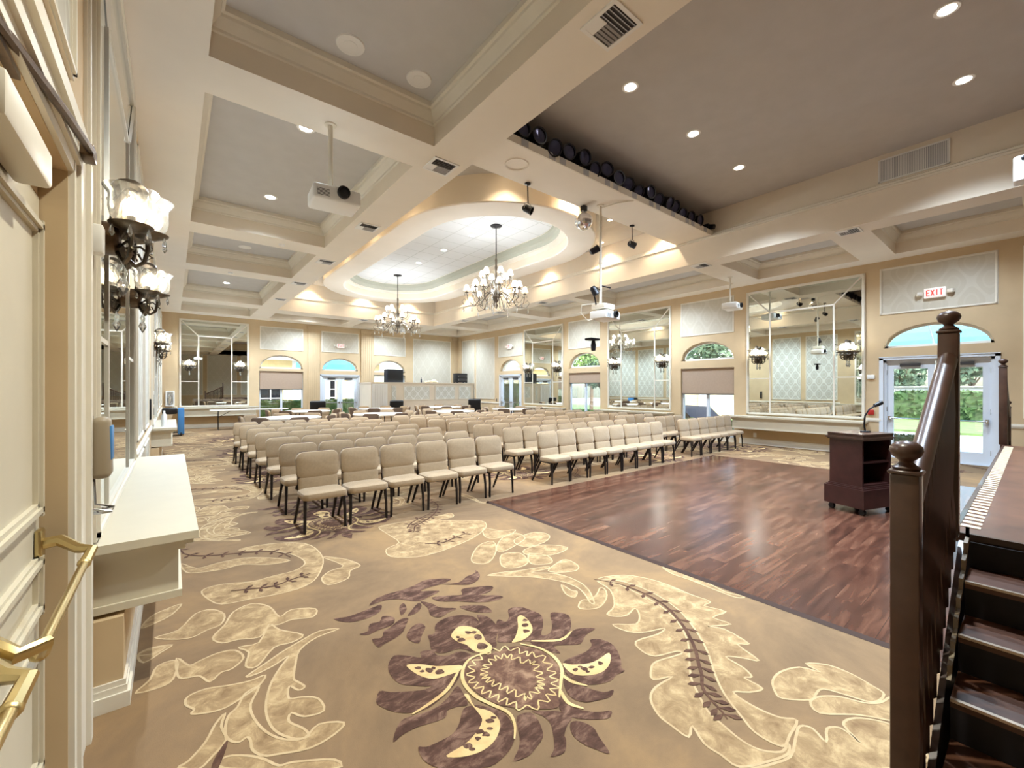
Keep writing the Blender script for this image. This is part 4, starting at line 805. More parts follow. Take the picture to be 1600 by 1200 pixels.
def cspk(x,y,z,lab):
    t=thing('ceiling_speaker',lab,'ceiling speaker',(x,y,z)); m=MB(); m.lathe([(.1,-.012),(.125,-.012),(.13,0),(.1,0)],n=28,cap=False); m.build('rim',M['white'],t)
    m=MB(); m.lathe([(0,-.014),(.06,-.013),(.062,-.01),(.1,-.01)],n=28,cap=False); m.build('speaker_grille',M['white'],t,fixn=False)
cspk(1.3,4.03,HC,'round white ceiling speaker in the nearest coffer, left of two'); cspk(2.0,4.03,HC,'round white ceiling speaker in the nearest coffer, right of two beside the girder'); cspk(1.29,11.3,HC,'round white ceiling speaker in the third coffer along the left wall')
for x,y,l in ((1.66,9.2,'second and third'),(1.1,12.2,'third and fourth')):
    m=MB(); m.lathe([(0,-.04),(.04,-.035),(.055,-.015),(.055,0),(0,0)],n=20); o=m.build('smoke_detector',M['white']); o.location=(x,y,H); tag(o,'small white smoke detector on the beam between %s left coffers'%l,'smoke detector')
m=MB(); m.lathe([(.15,-.004),(.17,-.012),(.18,0)],n=32,cap=False); o=m.build('access_cover',M['soffit']); o.location=(4.0,4.86,4.84); tag(o,'round painted cover ring under the lighting shelf','cover')
# grille on the upper right wall
g=thing('return_air_grille','large rectangular return air grille on the right wall above dance floor','vent',(GR0+.1,1.25,5.13),PI/2)
m=MB(); W,h=.42,.19
for p in ((-W,W,-h,-h+.02),(-W,W,h-.02,h),(-W,-W+.02,-h,h),(W-.02,W,-h,h)): m.box(p[0],p[1],0,.02,p[2],p[3])
m.build('grille_frame',M['white'],g,smooth=False)
m=MB(); m.box(-W+.02,W-.02,.002,.004,-h+.02,h-.02,1)
for k in range(40): m.box(-W+.025+.02*k,-W+.033+.02*k,.004,.014,-h+.02,h-.02,0)
m.build('slats',[M['white'],M['grille']],g,smooth=False)
# stage lighting cans on the shelf
def par_proto():
    t=thing('stage_light','x','stage light')
    m=MB(); m.lathe([(.0,-.17),(.07,-.17),(.1,-.12),(.108,.11),(.12,.13),(.12,.14),(.1,.14),(.095,.06),(0,.05)],n=18); can=m.build('can',M['blacksat'],t)
    m=MB(); m.lathe([(0,.1),(.06,.11),(.1,.115)],n=18,cap=False); m.build('lens',M['glasslens'],can,fixn=False)
    m=MB(); m.tube([(.11,0,0),(.135,0,.0),(.135,0,-.2),(-.135,0,-.2),(-.135,0,0),(-.11,0,0)],.008,6); m.build('yoke',M['blacksat'],t); return t
M['glasslens']=mat('stage_light_lens',(70,72,100),.12,.5)
PAR=par_proto(); n=0
for k in range(19):
    x=3.15+.302*k+rnd.uniform(-.012,.012); y=4.5+rnd.uniform(-.02,.06); z=5.03+rnd.uniform(-.01,.06)
    tgt=Vector((rnd.uniform(-.25,.25)-.25,-1,rnd.uniform(-.5,.1)))
    q=tgt.to_track_quat('Z','Y')
    lab='black stage light on the shelf over dance floor, %s from the left girder'%ORD[k]
    r=PAR if k==0 else dup(PAR,(x,y,z)); r.location=(x,y,z); r['label']=lab; r['group']='black stage lights on the shelf'
    r.rotation_mode='QUATERNION'; r.rotation_quaternion=q
m=MB()
m.tube([(GL1,4.86,5.2),(9.0,4.86,5.2)],.03,8); m.tube([(GL1,4.86,5.02),(9.0,4.86,5.02)],.03,8)
for i in range(2): m.tube([(GL1,4.93+.05*i,4.93),(5,4.9,4.95),(7,4.95,4.94),(9.1,4.92,4.93)],.02,6)
tag(m.build('lighting_pipe',M['black']),'black pipe and cables running along the lighting shelf behind the stage lights','lighting pipe')
for k in range(14): m=MB(); x=3.2+.42*k+.1*(k%3); m.box(x,x+.13,4.417,4.4195,4.83,4.925); m.build('tape_strip',M['grille'],SHELF,smooth=False)
m=MB(); m.rbox((0,0,0),(.16,.14,.12),.02,2); m.tube([(0,-.05,0),(0,-.16,-.03)],.055,12); o=m.build('equipment_box',M['blacksat']); o.location=(9.06,4.5,5.0); tag(o,'black box fixture at the right girder end of the lighting shelf','stage light')
# hanging spotlights, disco ball, pole projector
def can_spot(p,rz,tilt,parent,name='lamp_head'):
    m=MB(); m.M=Matrix.Translation(p)@Matrix.Rotation(rz,4,'Z')@Matrix.Rotation(tilt,4,'X'); m.lathe([(0,-.09),(.04,-.085),(.06,-.05),(.065,.07),(.07,.08),(.055,.08),(.05,.04),(0,.04)],n=16); m.build(name,M['blacksat'],parent)
for (x,y,zc,lab) in ((4.51,5.2,4.42,'black spotlight hanging under the shelf in front of the near oval end'),(7.34,5.2,4.45,'black spotlight hanging under the shelf right of the projector pole')):
    t=thing('hanging_spotlight',lab,'spotlight',(x,y,4.84)); d=zc-4.84
    m=MB(); m.lathe([(0,-.03),(.05,-.02),(.05,0),(0,0)],n=14); m.tube([(0,0,0),(.01,0,d+.1)],.01,6); m.build('stem',M['blacksat'],t)
    m=MB(); m.tube([(-.07,0,d),(-.07,0,d+.08),(0,0,d+.11),(.07,0,d+.08),(.07,0,d)],.008,6); m.build('yoke',M['chrome'],t)
    can_spot((0,0,d),.6,R_(120),t)
t=thing('mirror_ball','faceted silver mirror ball hanging below the lighting shelf','mirror ball',(5.87,5.2,4.84))
m=MB(); m.rbox((0,0,-.05),(.1,.1,.1),.015,2); m.build('motor',M['black'],t)
m=MB(); m.tube([(0,0,-.09),(0,0,-.13)],.012,8); m.build('hanger',M['chrome'],t)
m=MB(); m.ball((0,0,-.285),.16,22); m.build('ball',M['discoball'],t,smooth=False)
def projector(t,c,rz,mount=True):
    Mx=Matrix.Translation(c)@Matrix.Rotation(rz,4,'Z')
    m=MB(); m.M=Mx; m.rbox((0,0,0),(.46,.36,.15),.025,3,0,None); b=m.build('projector_body',M['white'],t)
    m=MB(); m.M=Mx@Matrix.Translation((.05,-.17,.02))@Matrix.Rotation(PI/2,4,'X'); m.lathe([(0,.0),(.06,.0),(.062,.05),(.05,.055),(.045,.03),(0,.02)],n=20); m.build('lens',M['black'],b)
    m=MB(); m.M=Mx
    for k in range(6): m.box(-.2,-.08,-.1816,-.18,-.045+.012*k,-.04+.012*k)
    m.build('vent_slots',M['darkgrey'],b,smooth=False)
    m=MB(); m.M=Mx; m.box(-.1,.1,-.1,.1,.09,.105)
    for sx in (-1,1):
        for sy in (-1,1): m.tube([(sx*.08,sy*.08,.1),(sx*.15,sy*.12,.07)],.012,6)
    m.build('mount_bracket',M['trim'],t)
t=thing('ceiling_projector','white projector hanging on a pole between the first two left coffers','projector',(1.31,4.7,H))
m=MB(); m.tube([(0,0,0),(0,0,-.72)],.024,12); m.lathe([(0,-.02),(.06,-.015),(.06,0),(0,0)],n=16); m.build('pole',M['trim'],t); projector(t,(.02,-.06,-.82),R_(-4))
t=thing('ceiling_projector','small grey-white projector hanging on a pole near the right windows','projector',(10.93,4.84,H))
m=MB(); m.tube([(0,0,0),(0,0,-.62)],.022,12); m.lathe([(0,-.02),(.06,-.015),(.06,0),(0,0)],n=16); m.build('pole',M['trim'],t); projector(t,(0,-.05,-.75),R_(8))
t=thing('pole_projector','white projector on the long pole under the lighting shelf, spotlights clamped to it','projector',(6.1,5.0,4.84))
m=MB(); m.tube([(0,0,0),(0,0,-1.9)],.024,12); m.lathe([(0,-.02),(.07,-.015),(.07,0),(0,0)],n=16); m.tube([(0,0,-.98),(0,0,-1.06)],.034,10); m.build('pole',M['trim'],t)
projector(t,(.05,-.06,-2.02),R_(6)); 
m=MB(); m.rbox((.02,-.04,-1.86),(.3,.3,.09),.012,2); m.build('mount_box',M['trim'],t)
can_spot((-.17,.0,-1.58),.9,R_(150),t,'clamped_spotlight'); can_spot((-.1,.06,-.82),.9,R_(60),t,'clamped_spotlight')
m=MB(); m.tube([(0,0,-.78),(-.1,.06,-.8)],.01,6); m.tube([(-.17,0,-1.68),(-.12,0,-1.83)],.014,6); m.tube([(-.17,0,-1.5),(0,0,-1.55)],.01,6); m.tube([(.0,0,-1.46),(.22,-.05,-1.48)],.012,6); m.build('clamp',M['blacksat'],t)
m=MB(); m.tube([(-.1,.0,-1.8),(-.4,.1,-1.85),(-.42,.1,-2.0),(-.3,.05,-2.12),(-.1,0,-2.08)],.006,5); m.tube([(-.17,.05,-2.0),(-.17,.05,-2.42)],.005,5); m.tube([(0,0,-.04),(.12,-.3,-.02),(.3,-.5,.0)],.01,6); m.build('cable',M['trim'],t)
m=MB(); m.rbox((-.17,.05,-2.45),(.24,.16,.04),.012,2); m.lathe([(0,-2.66),(.04,-2.65),(.05,-2.56),(.03,-2.47)],(-.14,.05,0),12); m.build('hanging_camera',M['blacksat'],t)
# exit signs
def strokes(txt,h,w,gap,th):
    G={'E':[(0,0,1,0),(0,0,0,1),(0,1,1,1),(0,.5,.8,.5)],'X':[(0,0,1,1),(0,1,1,0)],'I':[(.5,0,.5,1)],'T':[(.5,0,.5,1),(0,1,1,1)]}
    x=0; out=[]
    for c in txt:
        for a,b,cc,d in G[c]: out.append((x+a*w,b*h,x+cc*w,d*h))
        x+=w+gap
    return out,x-gap
def exit_sign(w,a,z,lab):
    c=w.f(a,-.012); t=thing('exit_sign',lab,'exit sign',(c[0],c[1],z),rotw(w))
    m=MB(); m.rbox((0,.035,0),(.32,.06,.2),.012,2); hs=m.build('housing',M['signface'],t)
    S,L=strokes('EXIT',.115,.044,.02,.014); m=MB()
    for x0,z0,x1,z1 in S: m.tube([(-(x0-L/2),.067,z0-.057),(-(x1-L/2),.067,z1-.057)],.0085,4)
    m.build('lettering',M['red'],t,smooth=False)
    for s in (-1,1):
        m=MB(); m.M=Matrix.Translation((s*.23,.05,.0))@Matrix.Rotation(s*.5,4,'Z'); m.rbox((0,0,0),(.1,.08,.08),.02,2); m.build('emergency_lamp',M['trim'],t)
exit_sign(far,5.97,3.43,'exit sign with twin emergency heads on the far wall'); exit_sign(right,15.3,3.44,'small exit sign over the farthest glass doors on the right wall'); exit_sign(right,1.31,3.46,'exit sign over the glass doors near the stage')
# small wall items
def wbox(w,name,a,z,sx,sz,d,m_,lab,cat):
    c=w.f(a,0); m=MB(); m.rbox((0,d/2,0),(sx,d,sz),min(.01,d/3),2); o=m.build(name,M[m_]); o.location=(c[0],c[1],z); o.rotation_euler=(0,0,rotw(w)); return tag(o,lab,cat)
wbox(right,'thermostat',2.33,1.76,.13,.09,.04,'white','white thermostat box between the lectern mirror and exit doors','thermostat')
wbox(right,'fire_alarm_pull',2.33,.97,.11,.11,.05,'redpaint','red fire alarm pull station beside the exit doors','fire alarm')
wbox(right,'wall_outlet',4.75,.25,.08,.12,.012,'white','white outlet low on the wall under the lectern-side console','outlet')
wbox(right,'light_switch',16.35,.95,.06,.12,.014,'darkgrey','dark switch plate left of the farthest glass doors','light switch')
wbox(far,'light_switch',7.1,1.0,.1,.13,.014,'brass','brass switch plate on the pilaster by the far glass doors','light switch') if False else None
wbox(left,'motion_sensor',2.655,2.17,.07,.13,.06,'white','small white sensor on the wall strip beside the nearest sconce','sensor')
wbox(left,'wall_plate',9.3,1.15,.1,.35,.03,'black','narrow black plate on left wall before the farther mirror','wall plate')
t=thing('extinguisher_cabinet','white fire extinguisher cabinet at the far left corner','extinguisher cabinet',(-.06,YF,1.13),PI)
m=MB(); 
for p in ((-.13,.13,-.28,-.23),(-.13,.13,.23,.28),(-.13,-.09,-.23,.23),(.09,.13,-.23,.23)): m.box(p[0],p[1],0,.07,p[2],p[3])
m.box(-.09,.09,0,.005,-.23,.23); m.build('cabinet',M['white'],t,smooth=False)
m=MB(); m.lathe([(0,-.2),(.05,-.2),(.055,-.17),(.055,.06),(.03,.1),(.012,.11),(.012,.15),(0,.15)],(0,.05,0),14); m.tube([(0,.05,.14),(.05,.06,.12),(.06,.07,-.02)],.01,6); m.build('extinguisher',M['chrome'],t)
# hand sanitiser dispenser on the left wall
t=thing('soap_dispenser','taupe and black dispenser with chrome drip tray above the near console','dispenser',(XL+.012,2.6,1.23),-PI/2)
m=MB(); m.rbox((0,.006,.0),(.13,.014,.3),.005,2); m.build('back_plate',M['black'],t)
m=MB(); m.rbox((0,.045,.01),(.12,.07,.27),.025,4,0,None,(.9,.85)); m.build('cover',mat('taupe_plastic',(150,136,114),.35),t)
m=MB(); m.rbox((0,.076,.03),(.08,.012,.15),.005,2); m.build('window_strip',M['blue'],t)
m=MB(); m.tube([(-.05,.015,-.13),(-.05,.02,-.25),(-.05,.08,-.27),(.05,.08,-.27),(.05,.02,-.25),(.05,.015,-.13)],.005,8); m.rbox((0,.05,-.272),(.1,.06,.01),.004,2); m.build('drip_tray',M['chrome'],t)
# bottle on the farther left console, rolling cart below
m=MB(); m.lathe([(0,0),(.045,0),(.045,.2),(.02,.25),(.016,.3),(0,.3)],n=14); o=m.build('pump_bottle',M['white']); o.location=(-.12,10.4,.78); tag(o,'white bottle standing on the farther left console','bottle')
t=thing('rolling_cart','blue and black cart beyond the farther left console','cart',(.07,17.2,0))
m=MB(); m.rbox((.15,0,.46),(.17,.4,.84),.03,2); m.build('end_panel',M['blue'],t)
m=MB(); m.rbox((-.13,0,.79),(.38,.46,.2),.05,3); m.build('padded_top',M['black'],t)
m=MB(); m.tube([(-.27,-.18,.75),(-.27,-.18,.06)],.018,8); m.tube([(-.27,.18,.75),(-.27,.18,.06)],.018,8); m.box(-.28,.12,-.19,.19,.1,.13); m.build('frame',M['blacksat'],t)
for x in (-.27,.15):
    for y in (-.18,.18): m=MB(); m.lathe([(0,-.02),(.05,-.02),(.055,0),(.05,.02),(0,.02)],(x,y,.055),12,0,Matrix.Rotation(PI/2,4,'Y')); m.build('wheel',M['black'],t)
# white speaker high on the right girder corner
t=thing('wall_speaker','white speaker with dark bracket near the stage on the right girder','speaker',(8.62,.1,4.42))
m=MB(); m.rbox((.18,0,-.02),(.24,.2,.34),.03,3); m.build('cabinet',M['white'],t); m=MB(); m.tube([(.28,0,0),(.53,0,.05)],.025,8); m.rbox((.06,0,.1),(.04,.06,.05),.01,2); m.build('bracket',M['blacksat'],t)
# ------------------------------------------------------------------ stage, stairs, railings, lectern
SZ=.76; SX0,SX1,SY=3.15,8.45,.27
t=thing('stage','dark wooden stage platform with striped front edge on the right','stage',(SX0,SY,0))
T=Matrix.Translation((-SX0,-SY,0))
m=MB(); m.M=T; m.box(SX0,SX1,YB+.02,SY,SZ-.04,SZ); m.build('deck',M['tread'],t,smooth=False)
m=MB(); m.M=T; m.box(SX0+.02,SX1-.02,SY-.04,SY-.02,0,SZ-.04); m.box(SX0+.02,SX0+.04,YB+.02,SY-.02,0,SZ-.04); m.box(SX1-.04,SX1-.02,YB+.02,SY-.02,0,SZ-.04); m.build('front_panel',M['riser'],t,smooth=False)
m=MB(); m.M=T
for k in range(int((SX1-SX0-.2)/.1)): x=SX0+.14+.1*k; m.prism([(x,SY-.085),(x+.05,SY-.085),(x+.07,SY-.01),(x+.02,SY-.01)],SZ+.001,SZ+.003)
m.build('striped_edge',mat('stripe_pale',(206,186,156),.5),t,smooth=False)
m=MB(); m.M=T; m.box(SX0,SX1,SY-.01,SY+.012,SZ-.045,SZ+.006); m.box(SX0-.012,SX0+.02,YB+.02,SY,SZ-.045,SZ+.004); m.build('edge_trim',M['wood_rail'],t,smooth=False)
def stairs(xtop,sg,lab):
    t=thing('stairs',lab,'stairs',(xtop,SY,0))
    for k in range(1,5):
        z=SZ-.152*k; x1=xtop-sg*.0-sg*.26*(k-1); x0=xtop-sg*(.26*k+.02); off=(-xtop,-SY)
        m=MB(); m.M=T2=Matrix.Translation((-xtop,-SY,0)); m.box(x0,x1-sg*.022,SY-1.45,SY-.06,z-.03,z); m.build('tread',M['tread'],t,smooth=False)
        m=MB(); m.M=T2; m.box(x0-sg*.004,x0+sg*.014,SY-1.45,SY-.06,z-.008,z+.003); m.build('nosing',M['alu_strip'],t,smooth=False)
        m=MB(); m.M=T2; m.box(x1-sg*.02,x1-sg*.002,SY-1.45,SY-.06,z,z+.122); m.build('riser',M['riser'],t,smooth=False)
    m=MB(); m.M=T2; xx=xtop-sg*1.04; m.box(xx,xx+sg*.018,SY-1.45,SY-.06,0,.122); m.build('riser',M['riser'],t,smooth=False)
    pl=[]
    n=7
    for k in range(n+1):
        x=xtop-sg*(.02+k*.1); z=SZ+.03-k*.0585; pl+= [(x,z+.015),(x,z-.035)]
    pl=pl+[(xtop-sg*.75,SZ-.41),(xtop-sg*.02,SZ-.02)]
    m=MB(); m.M=T2; m.prism(pl,SY-.058,SY-.044,'y'); m.build('sawtooth_skirt',M['skirt'],t,smooth=False)
    m=MB(); m.M=T2; m.prism([(xtop,0),(xtop,SZ-.03),(xtop-sg*.02,SZ-.03),(xtop-sg*1.04,.1),(xtop-sg*1.04,0)],SY-.04,SY-.02,'y'); m.build('stringer',M['wood_dark'],t,smooth=False)
M['alu_strip']=mat('nosing_metal',(196,180,160),.3,.8); M['skirt']=mat('pale_skirt',(150,136,116),.6)
stairs(SX0-.014,1,'dark wooden steps with black risers climbing to the stage, right foreground'); stairs(SX1+.014,-1,'dark steps at the far end of the stage by the exit doors')
def newel(m,x,y,z0,z1,w=.075):
    h=w/2; m.rbox((x,y,(z0+z1)/2),(w,w,z1-z0),.006,2); m.rbox((x,y,z1+.006),(w+.012,w+.012,.014),.004,1)
    m.lathe([(.034,0),(.038,.01),(.026,.018),(.018,.028),(.021,.034),(.038,.048),(.045,.066),(.042,.08),(.027,.095),(.0,.101)],(x,y,z1+.012),24)
def railing(xu,xl,zu,lab):
    t=thing('stair_railing',lab,'railing',(xl,SY+.02,0)); T2=Matrix.Translation((-xl,-SY-.02,0)); y=SY+.01; zl=1.21
    m=MB(); m.M=T2; newel(m,xu,y,SZ-.0,zu); m.build('upper_newel_post',M['wood_rail'],t)
    m=MB(); m.M=T2; newel(m,xl,y,0,zl); m.build('lower_newel_post',M['wood_rail'],t)
    a=Vector((xl,y,zl-.13)); b=Vector((xu,y,zu-.12))
    m=MB(); m.M=T2; m.tube([a,b],.036,16); d=(b-a); m.tube([a-Vector((0,0,.035)),b-Vector((0,0,.035))],.026,8); m.build('handrail',M['wood_rail'],t)
    for k in range(12):
        f=(k+.7)/12.4; p=a+d*f; zb=max(0.06,SZ*f-.02) if f<1 else SZ
        m=MB(); m.M=T2; m.tube([(p.x,y,zb),(p.x,y,zb+.18),(p.x,y,zb+.3),(p.x,y,p.z-.25),(p.x,y,p.z-.04)],[.03,.03,.022,.03,.024],8); m.build('baluster',M['wood_dark'],t)
    return t
railing(3.06,1.955,1.78,'dark mahogany stair railing with ball-topped newel posts, right foreground'); railing(8.53,9.75,1.78,'dark stair railing with newel post at the far end of the stage')

LR=R_(-19.4)
t=thing('lectern','dark walnut lectern on casters standing on the dance floor','lectern',(6.57,1.36,0.014),LR)
m=MB(); m.box(-.25,.25,.16,.185,.33,.88); m.box(-.26,-.238,-.18,.185,.33,.88); m.box(.238,.26,-.18,.185,.33,.88); m.build('body',M['lectern'],t,smooth=False)
m=MB(); m.box(-.238,.238,-.17,.16,.6,.622); m.box(-.238,.238,-.17,.16,.33,.35); m.build('shelf',M['lectern'],t,smooth=False)
m=MB(); m.box(-.3,.3,-.22,.225,.08,.3); m.box(-.285,.285,-.205,.21,.3,.318); m.box(-.27,.27,-.19,.195,.318,.333); m.build('plinth',M['lectern'],t,smooth=False)
m=MB(); m.box(-.275,.275,-.195,.2,.868,.885); m.box(-.29,.29,-.21,.215,.885,.905); m.box(-.275,.275,-.195,.2,.905,.935); m.rbox((0,0,.94),(.56,.4,.02),.006,2); m.build('top',M['wood_rail'],t,smooth=False)
for x in (-.24,.24):
    for y in (-.17,.17): m=MB(); m.lathe([(0,-.018),(.032,-.018),(.036,0),(.032,.018),(0,.018)],(x,y,.036),12,0,Matrix.Rotation(PI/2,4,'Y')); m.box(x-.02,x+.02,y-.02,y+.02,.06,.08); m.build('caster',M['black'],t)
mic=thing('gooseneck_microphone','black gooseneck microphone on top of the lectern','microphone',(6.57+.02,1.36-.02,.964),LR)
m=MB(); m.rbox((.05,.0,.008),(.1,.07,.016),.006,2); m.build('base',M['black'],mic)
m=MB(); m.tube([(.05,0,.012),(.03,.0,.1),(.03,-.01,.2),(.07,-.03,.28),(.14,-.06,.33)],.009,8); m.build('neck',M['blacksat'],mic)
m=MB(); m.tube([(.13,-.055,.325),(.2,-.08,.36)],[.022,.026],10); m.ball((.2,-.08,.36),.027,10); m.build('head',M['black'],mic)

# ------------------------------------------------------------------ outside
def leaves(m,n,size,sampler,mi=1):
    for _ in range(n):
        p=Vector(sampler()); a=Vector((rnd.gauss(0,1),rnd.gauss(0,1),rnd.gauss(0,1))).normalized(); b=a.cross(Vector((rnd.gauss(0,1),rnd.gauss(0,1),rnd.gauss(0,1)))).normalized(); s=size*rnd.uniform(.6,1.3)
        m.add([tuple(p-a*s),tuple(p+b*s*.5),tuple(p+a*s),tuple(p-b*s*.5)],[(0,1,2,3)],mi)
def hedge(x0,x1,y0,y1,z1,n,size,lab,mm='hedge',z0=0):
    t=MB(); cx,cy=(x0+x1)/2,(y0+y1)/2; t.M=Matrix.Translation((-cx,-cy,0)); i=size*.6
    t.box(x0+i,x1-i,y0+i,y1-i,z0,z1-i,0)
    def smp():
        f=rnd.random(); x,y,z=rnd.uniform(x0,x1),rnd.uniform(y0,y1),rnd.uniform(z0,z1)
        if f<.4: z=z1-i*rnd.random()
        elif f<.6: x=x0+i*rnd.random()
        elif f<.7: x=x1-i*rnd.random()
        elif f<.9: y=y0+i*rnd.random()
        else: y=y1-i*rnd.random()
        return x,y,z
    leaves(t,n,size,smp,0); o=t.build('hedge',M[mm],smooth=False,fixn=False); o.location=(cx,cy,0); return tag(o,lab,'hedge')
def tree(x,y,h,r,n,size,lab,mm='leafy',th=.12):
    t=thing('tree',lab,'tree',(x,y,0))
    m=MB(); m.tube([(0,0,0),(.05,0,h*.4),(.0,.08,h*.8)],[th,th*.75,th*.4],8)
    for k in range(5):
        a=2*PI*k/5; m.tube([(0.03,0,h*.45),(r*.4*math.cos(a),r*.4*math.sin(a),h*.75),(r*.6*math.cos(a),r*.6*math.sin(a),h*.9)],[th*.4,th*.25,th*.1],6)
    m.build('trunk',M['bark'],t)
    m=MB(); cl=[(rnd.uniform(-.6,.6)*r,rnd.uniform(-.6,.6)*r,h*.75+rnd.uniform(-.35,.45)*r,r*rnd.uniform(.35,.6)) for _ in range(9)]
    def smp():
        c=rnd.choice(cl); v=Vector((rnd.gauss(0,1),rnd.gauss(0,1),rnd.gauss(0,1))).normalized()*c[3]*rnd.uniform(.5,1)**.5; return c[0]+v.x,c[1]+v.y,c[2]+v.z*.8
    leaves(m,n,size,smp,0); m.build('crown',M[mm],t,smooth=False,fixn=False)
g=MB(); g.box(XR+.22,70,-50,4,-.16,-.06); g.box(14.6,70,4,60,-.66,-.56); g.box(XR+.22,14.6,4,60,-.16,-.06); g.box(-30,XR+.22,YF+.22,60,-.16,-.06); struct(g.build('ground_outside',M['asphalt'],smooth=False))
g=MB(); g.box(XR+.22,XR+2.3,-6,25,-.06,-.02); g.box(-6,XR+2.3,YF+.22,YF+3.2,-.06,-.02); struct(g.build('footpath_outside',M['paving'],smooth=False))
g=MB(); g.box(20.5,30,-20,30,-.06,.02); struct(g.build('lawn_outside',M['lawn'],smooth=False))
hedge(27.5,30.5,-12,8.5,1.36,5200,.13,'long clipped dark green hedge beyond the lawn through the exit doors')
hedge(12.95,13.5,1.35,2.35,.42,600,.05,'low hedge outside the exit doors, left of the walkway')
hedge(12.8,13.4,4.9,7.2,.52,1500,.05,'low hedge outside window showing the dark car','leaf2')
hedge(12.8,13.4,9.8,12.2,.62,1500,.05,'low hedge outside the window with the short blind','leaf2')
hedge(2.7,5.0,20.9,21.5,.95,1900,.06,'green hedge outside the left far-wall window','leaf2')
hedge(5.6,7.8,21.6,22.2,.95,1500,.06,'green hedge outside the far-wall glass doors','leaf2')
hedge(12.9,13.6,15.7,16.7,1.7,1500,.06,'leafy bush outside the farthest right-wall glass doors','leaf2')
g=MB(); g.box(31.5,32,-22,20,-.06,1.56,0); g.box(31.4,32.1,-22,20,1.56,1.62,0); struct(g.build('wall_boundary',M['paving'],smooth=False))
for k,(x,y,h_,r) in enumerate(((35.5,-.6,3.1,1.3),(36.5,2.4,3.4,1.4),(35.6,5.4,3.0,1.3),(37,8.4,3.5,1.4))):
    tree(x,y,h_,r,1500,.2,'bushy tree behind boundary wall, %s through the exit doors'%['rightmost','second from the right','third from the right','leftmost'][k])
tree(16.0,13.0,2.8,1.0,1100,.13,'small tree outside the short-blind window'); tree(19.4,16.6,4.5,1.6,1400,.14,'tree with arching branches outside the short-blind window','leaf2')
tree(20,20.5,5,2.2,1500,.17,'bushy tree seen through the farthest glass doors','leaf2')
tree(32,16,6.5,2.8,1600,.24,'tall tree whose crown fills the arched window above dark car'); tree(12.3,25.0,5.2,1.4,1500,.17,'tree seen in the arched window behind the loudspeaker','leaf2')
# turquoise awnings over the glass doors
def awning(w,a0,a1,z0,lab):
    c=w.f((a0+a1)/2,.23); t=thing('door_awning',lab,'awning',(c[0],c[1],z0),{'wall_right':-PI/2,'wall_far':0}[w.name]); W=(a1-a0)/2
    m=MB(); n=10; pts=[(2.6*math.sin(PI/2*i/n),1.25*math.cos(PI/2*i/n)) for i in range(n+1)]
    for i in range(n):
        (d0,h0),(d1,h1)=pts[i],pts[i+1]; m.add([(-W,d0,h0),(W,d0,h0),(W,d1,h1),(-W,d1,h1)],[(0,1,2,3)])
    m.build('canopy_cloth',M['awn'],t,smooth=True,fixn=False)
    m=MB(); m.tube([(-W,2.6,0),(W,2.6,0)],.03,8); m.tube([(-W,0,0),(-W,2.6,0)],.02,6); m.tube([(W,0,0),(W,2.6,0)],.02,6); m.tube([(-W*.2,.0,1.2),(-W*.2,2.5,.05)],.02,6); m.build('awning_frame',M['alu'],t)
awm=bpy.data.materials.new('turquoise_cloth'); awm.use_nodes=True; nt=awm.node_tree; nt.nodes.remove(nt.nodes['Principled BSDF'])
tl=nt.nodes.new('ShaderNodeBsdfTranslucent'); tl.inputs[0].default_value=(*lin((150,226,236)),1); dfn=nt.nodes.new('ShaderNodeBsdfDiffuse'); dfn.inputs[0].default_value=(*lin((120,205,215)),1)
mx=nt.nodes.new('ShaderNodeMixShader'); mx.inputs[0].default_value=.35; nt.links.new(tl.outputs[0],mx.inputs[1]); nt.links.new(dfn.outputs[0],mx.inputs[2]); nt.links.new(mx.outputs[0],nt.nodes['Material Output'].inputs[0]); M['awn']=awm
awning(right,-.1,2.7,2.35,'turquoise awning outside the exit doors by the stage'); awning(far,4.7,7.9,2.35,'turquoise awning outside the far-wall glass doors'); awning(right,14.0,16.6,2.35,'turquoise awning outside the farthest right-wall glass doors')
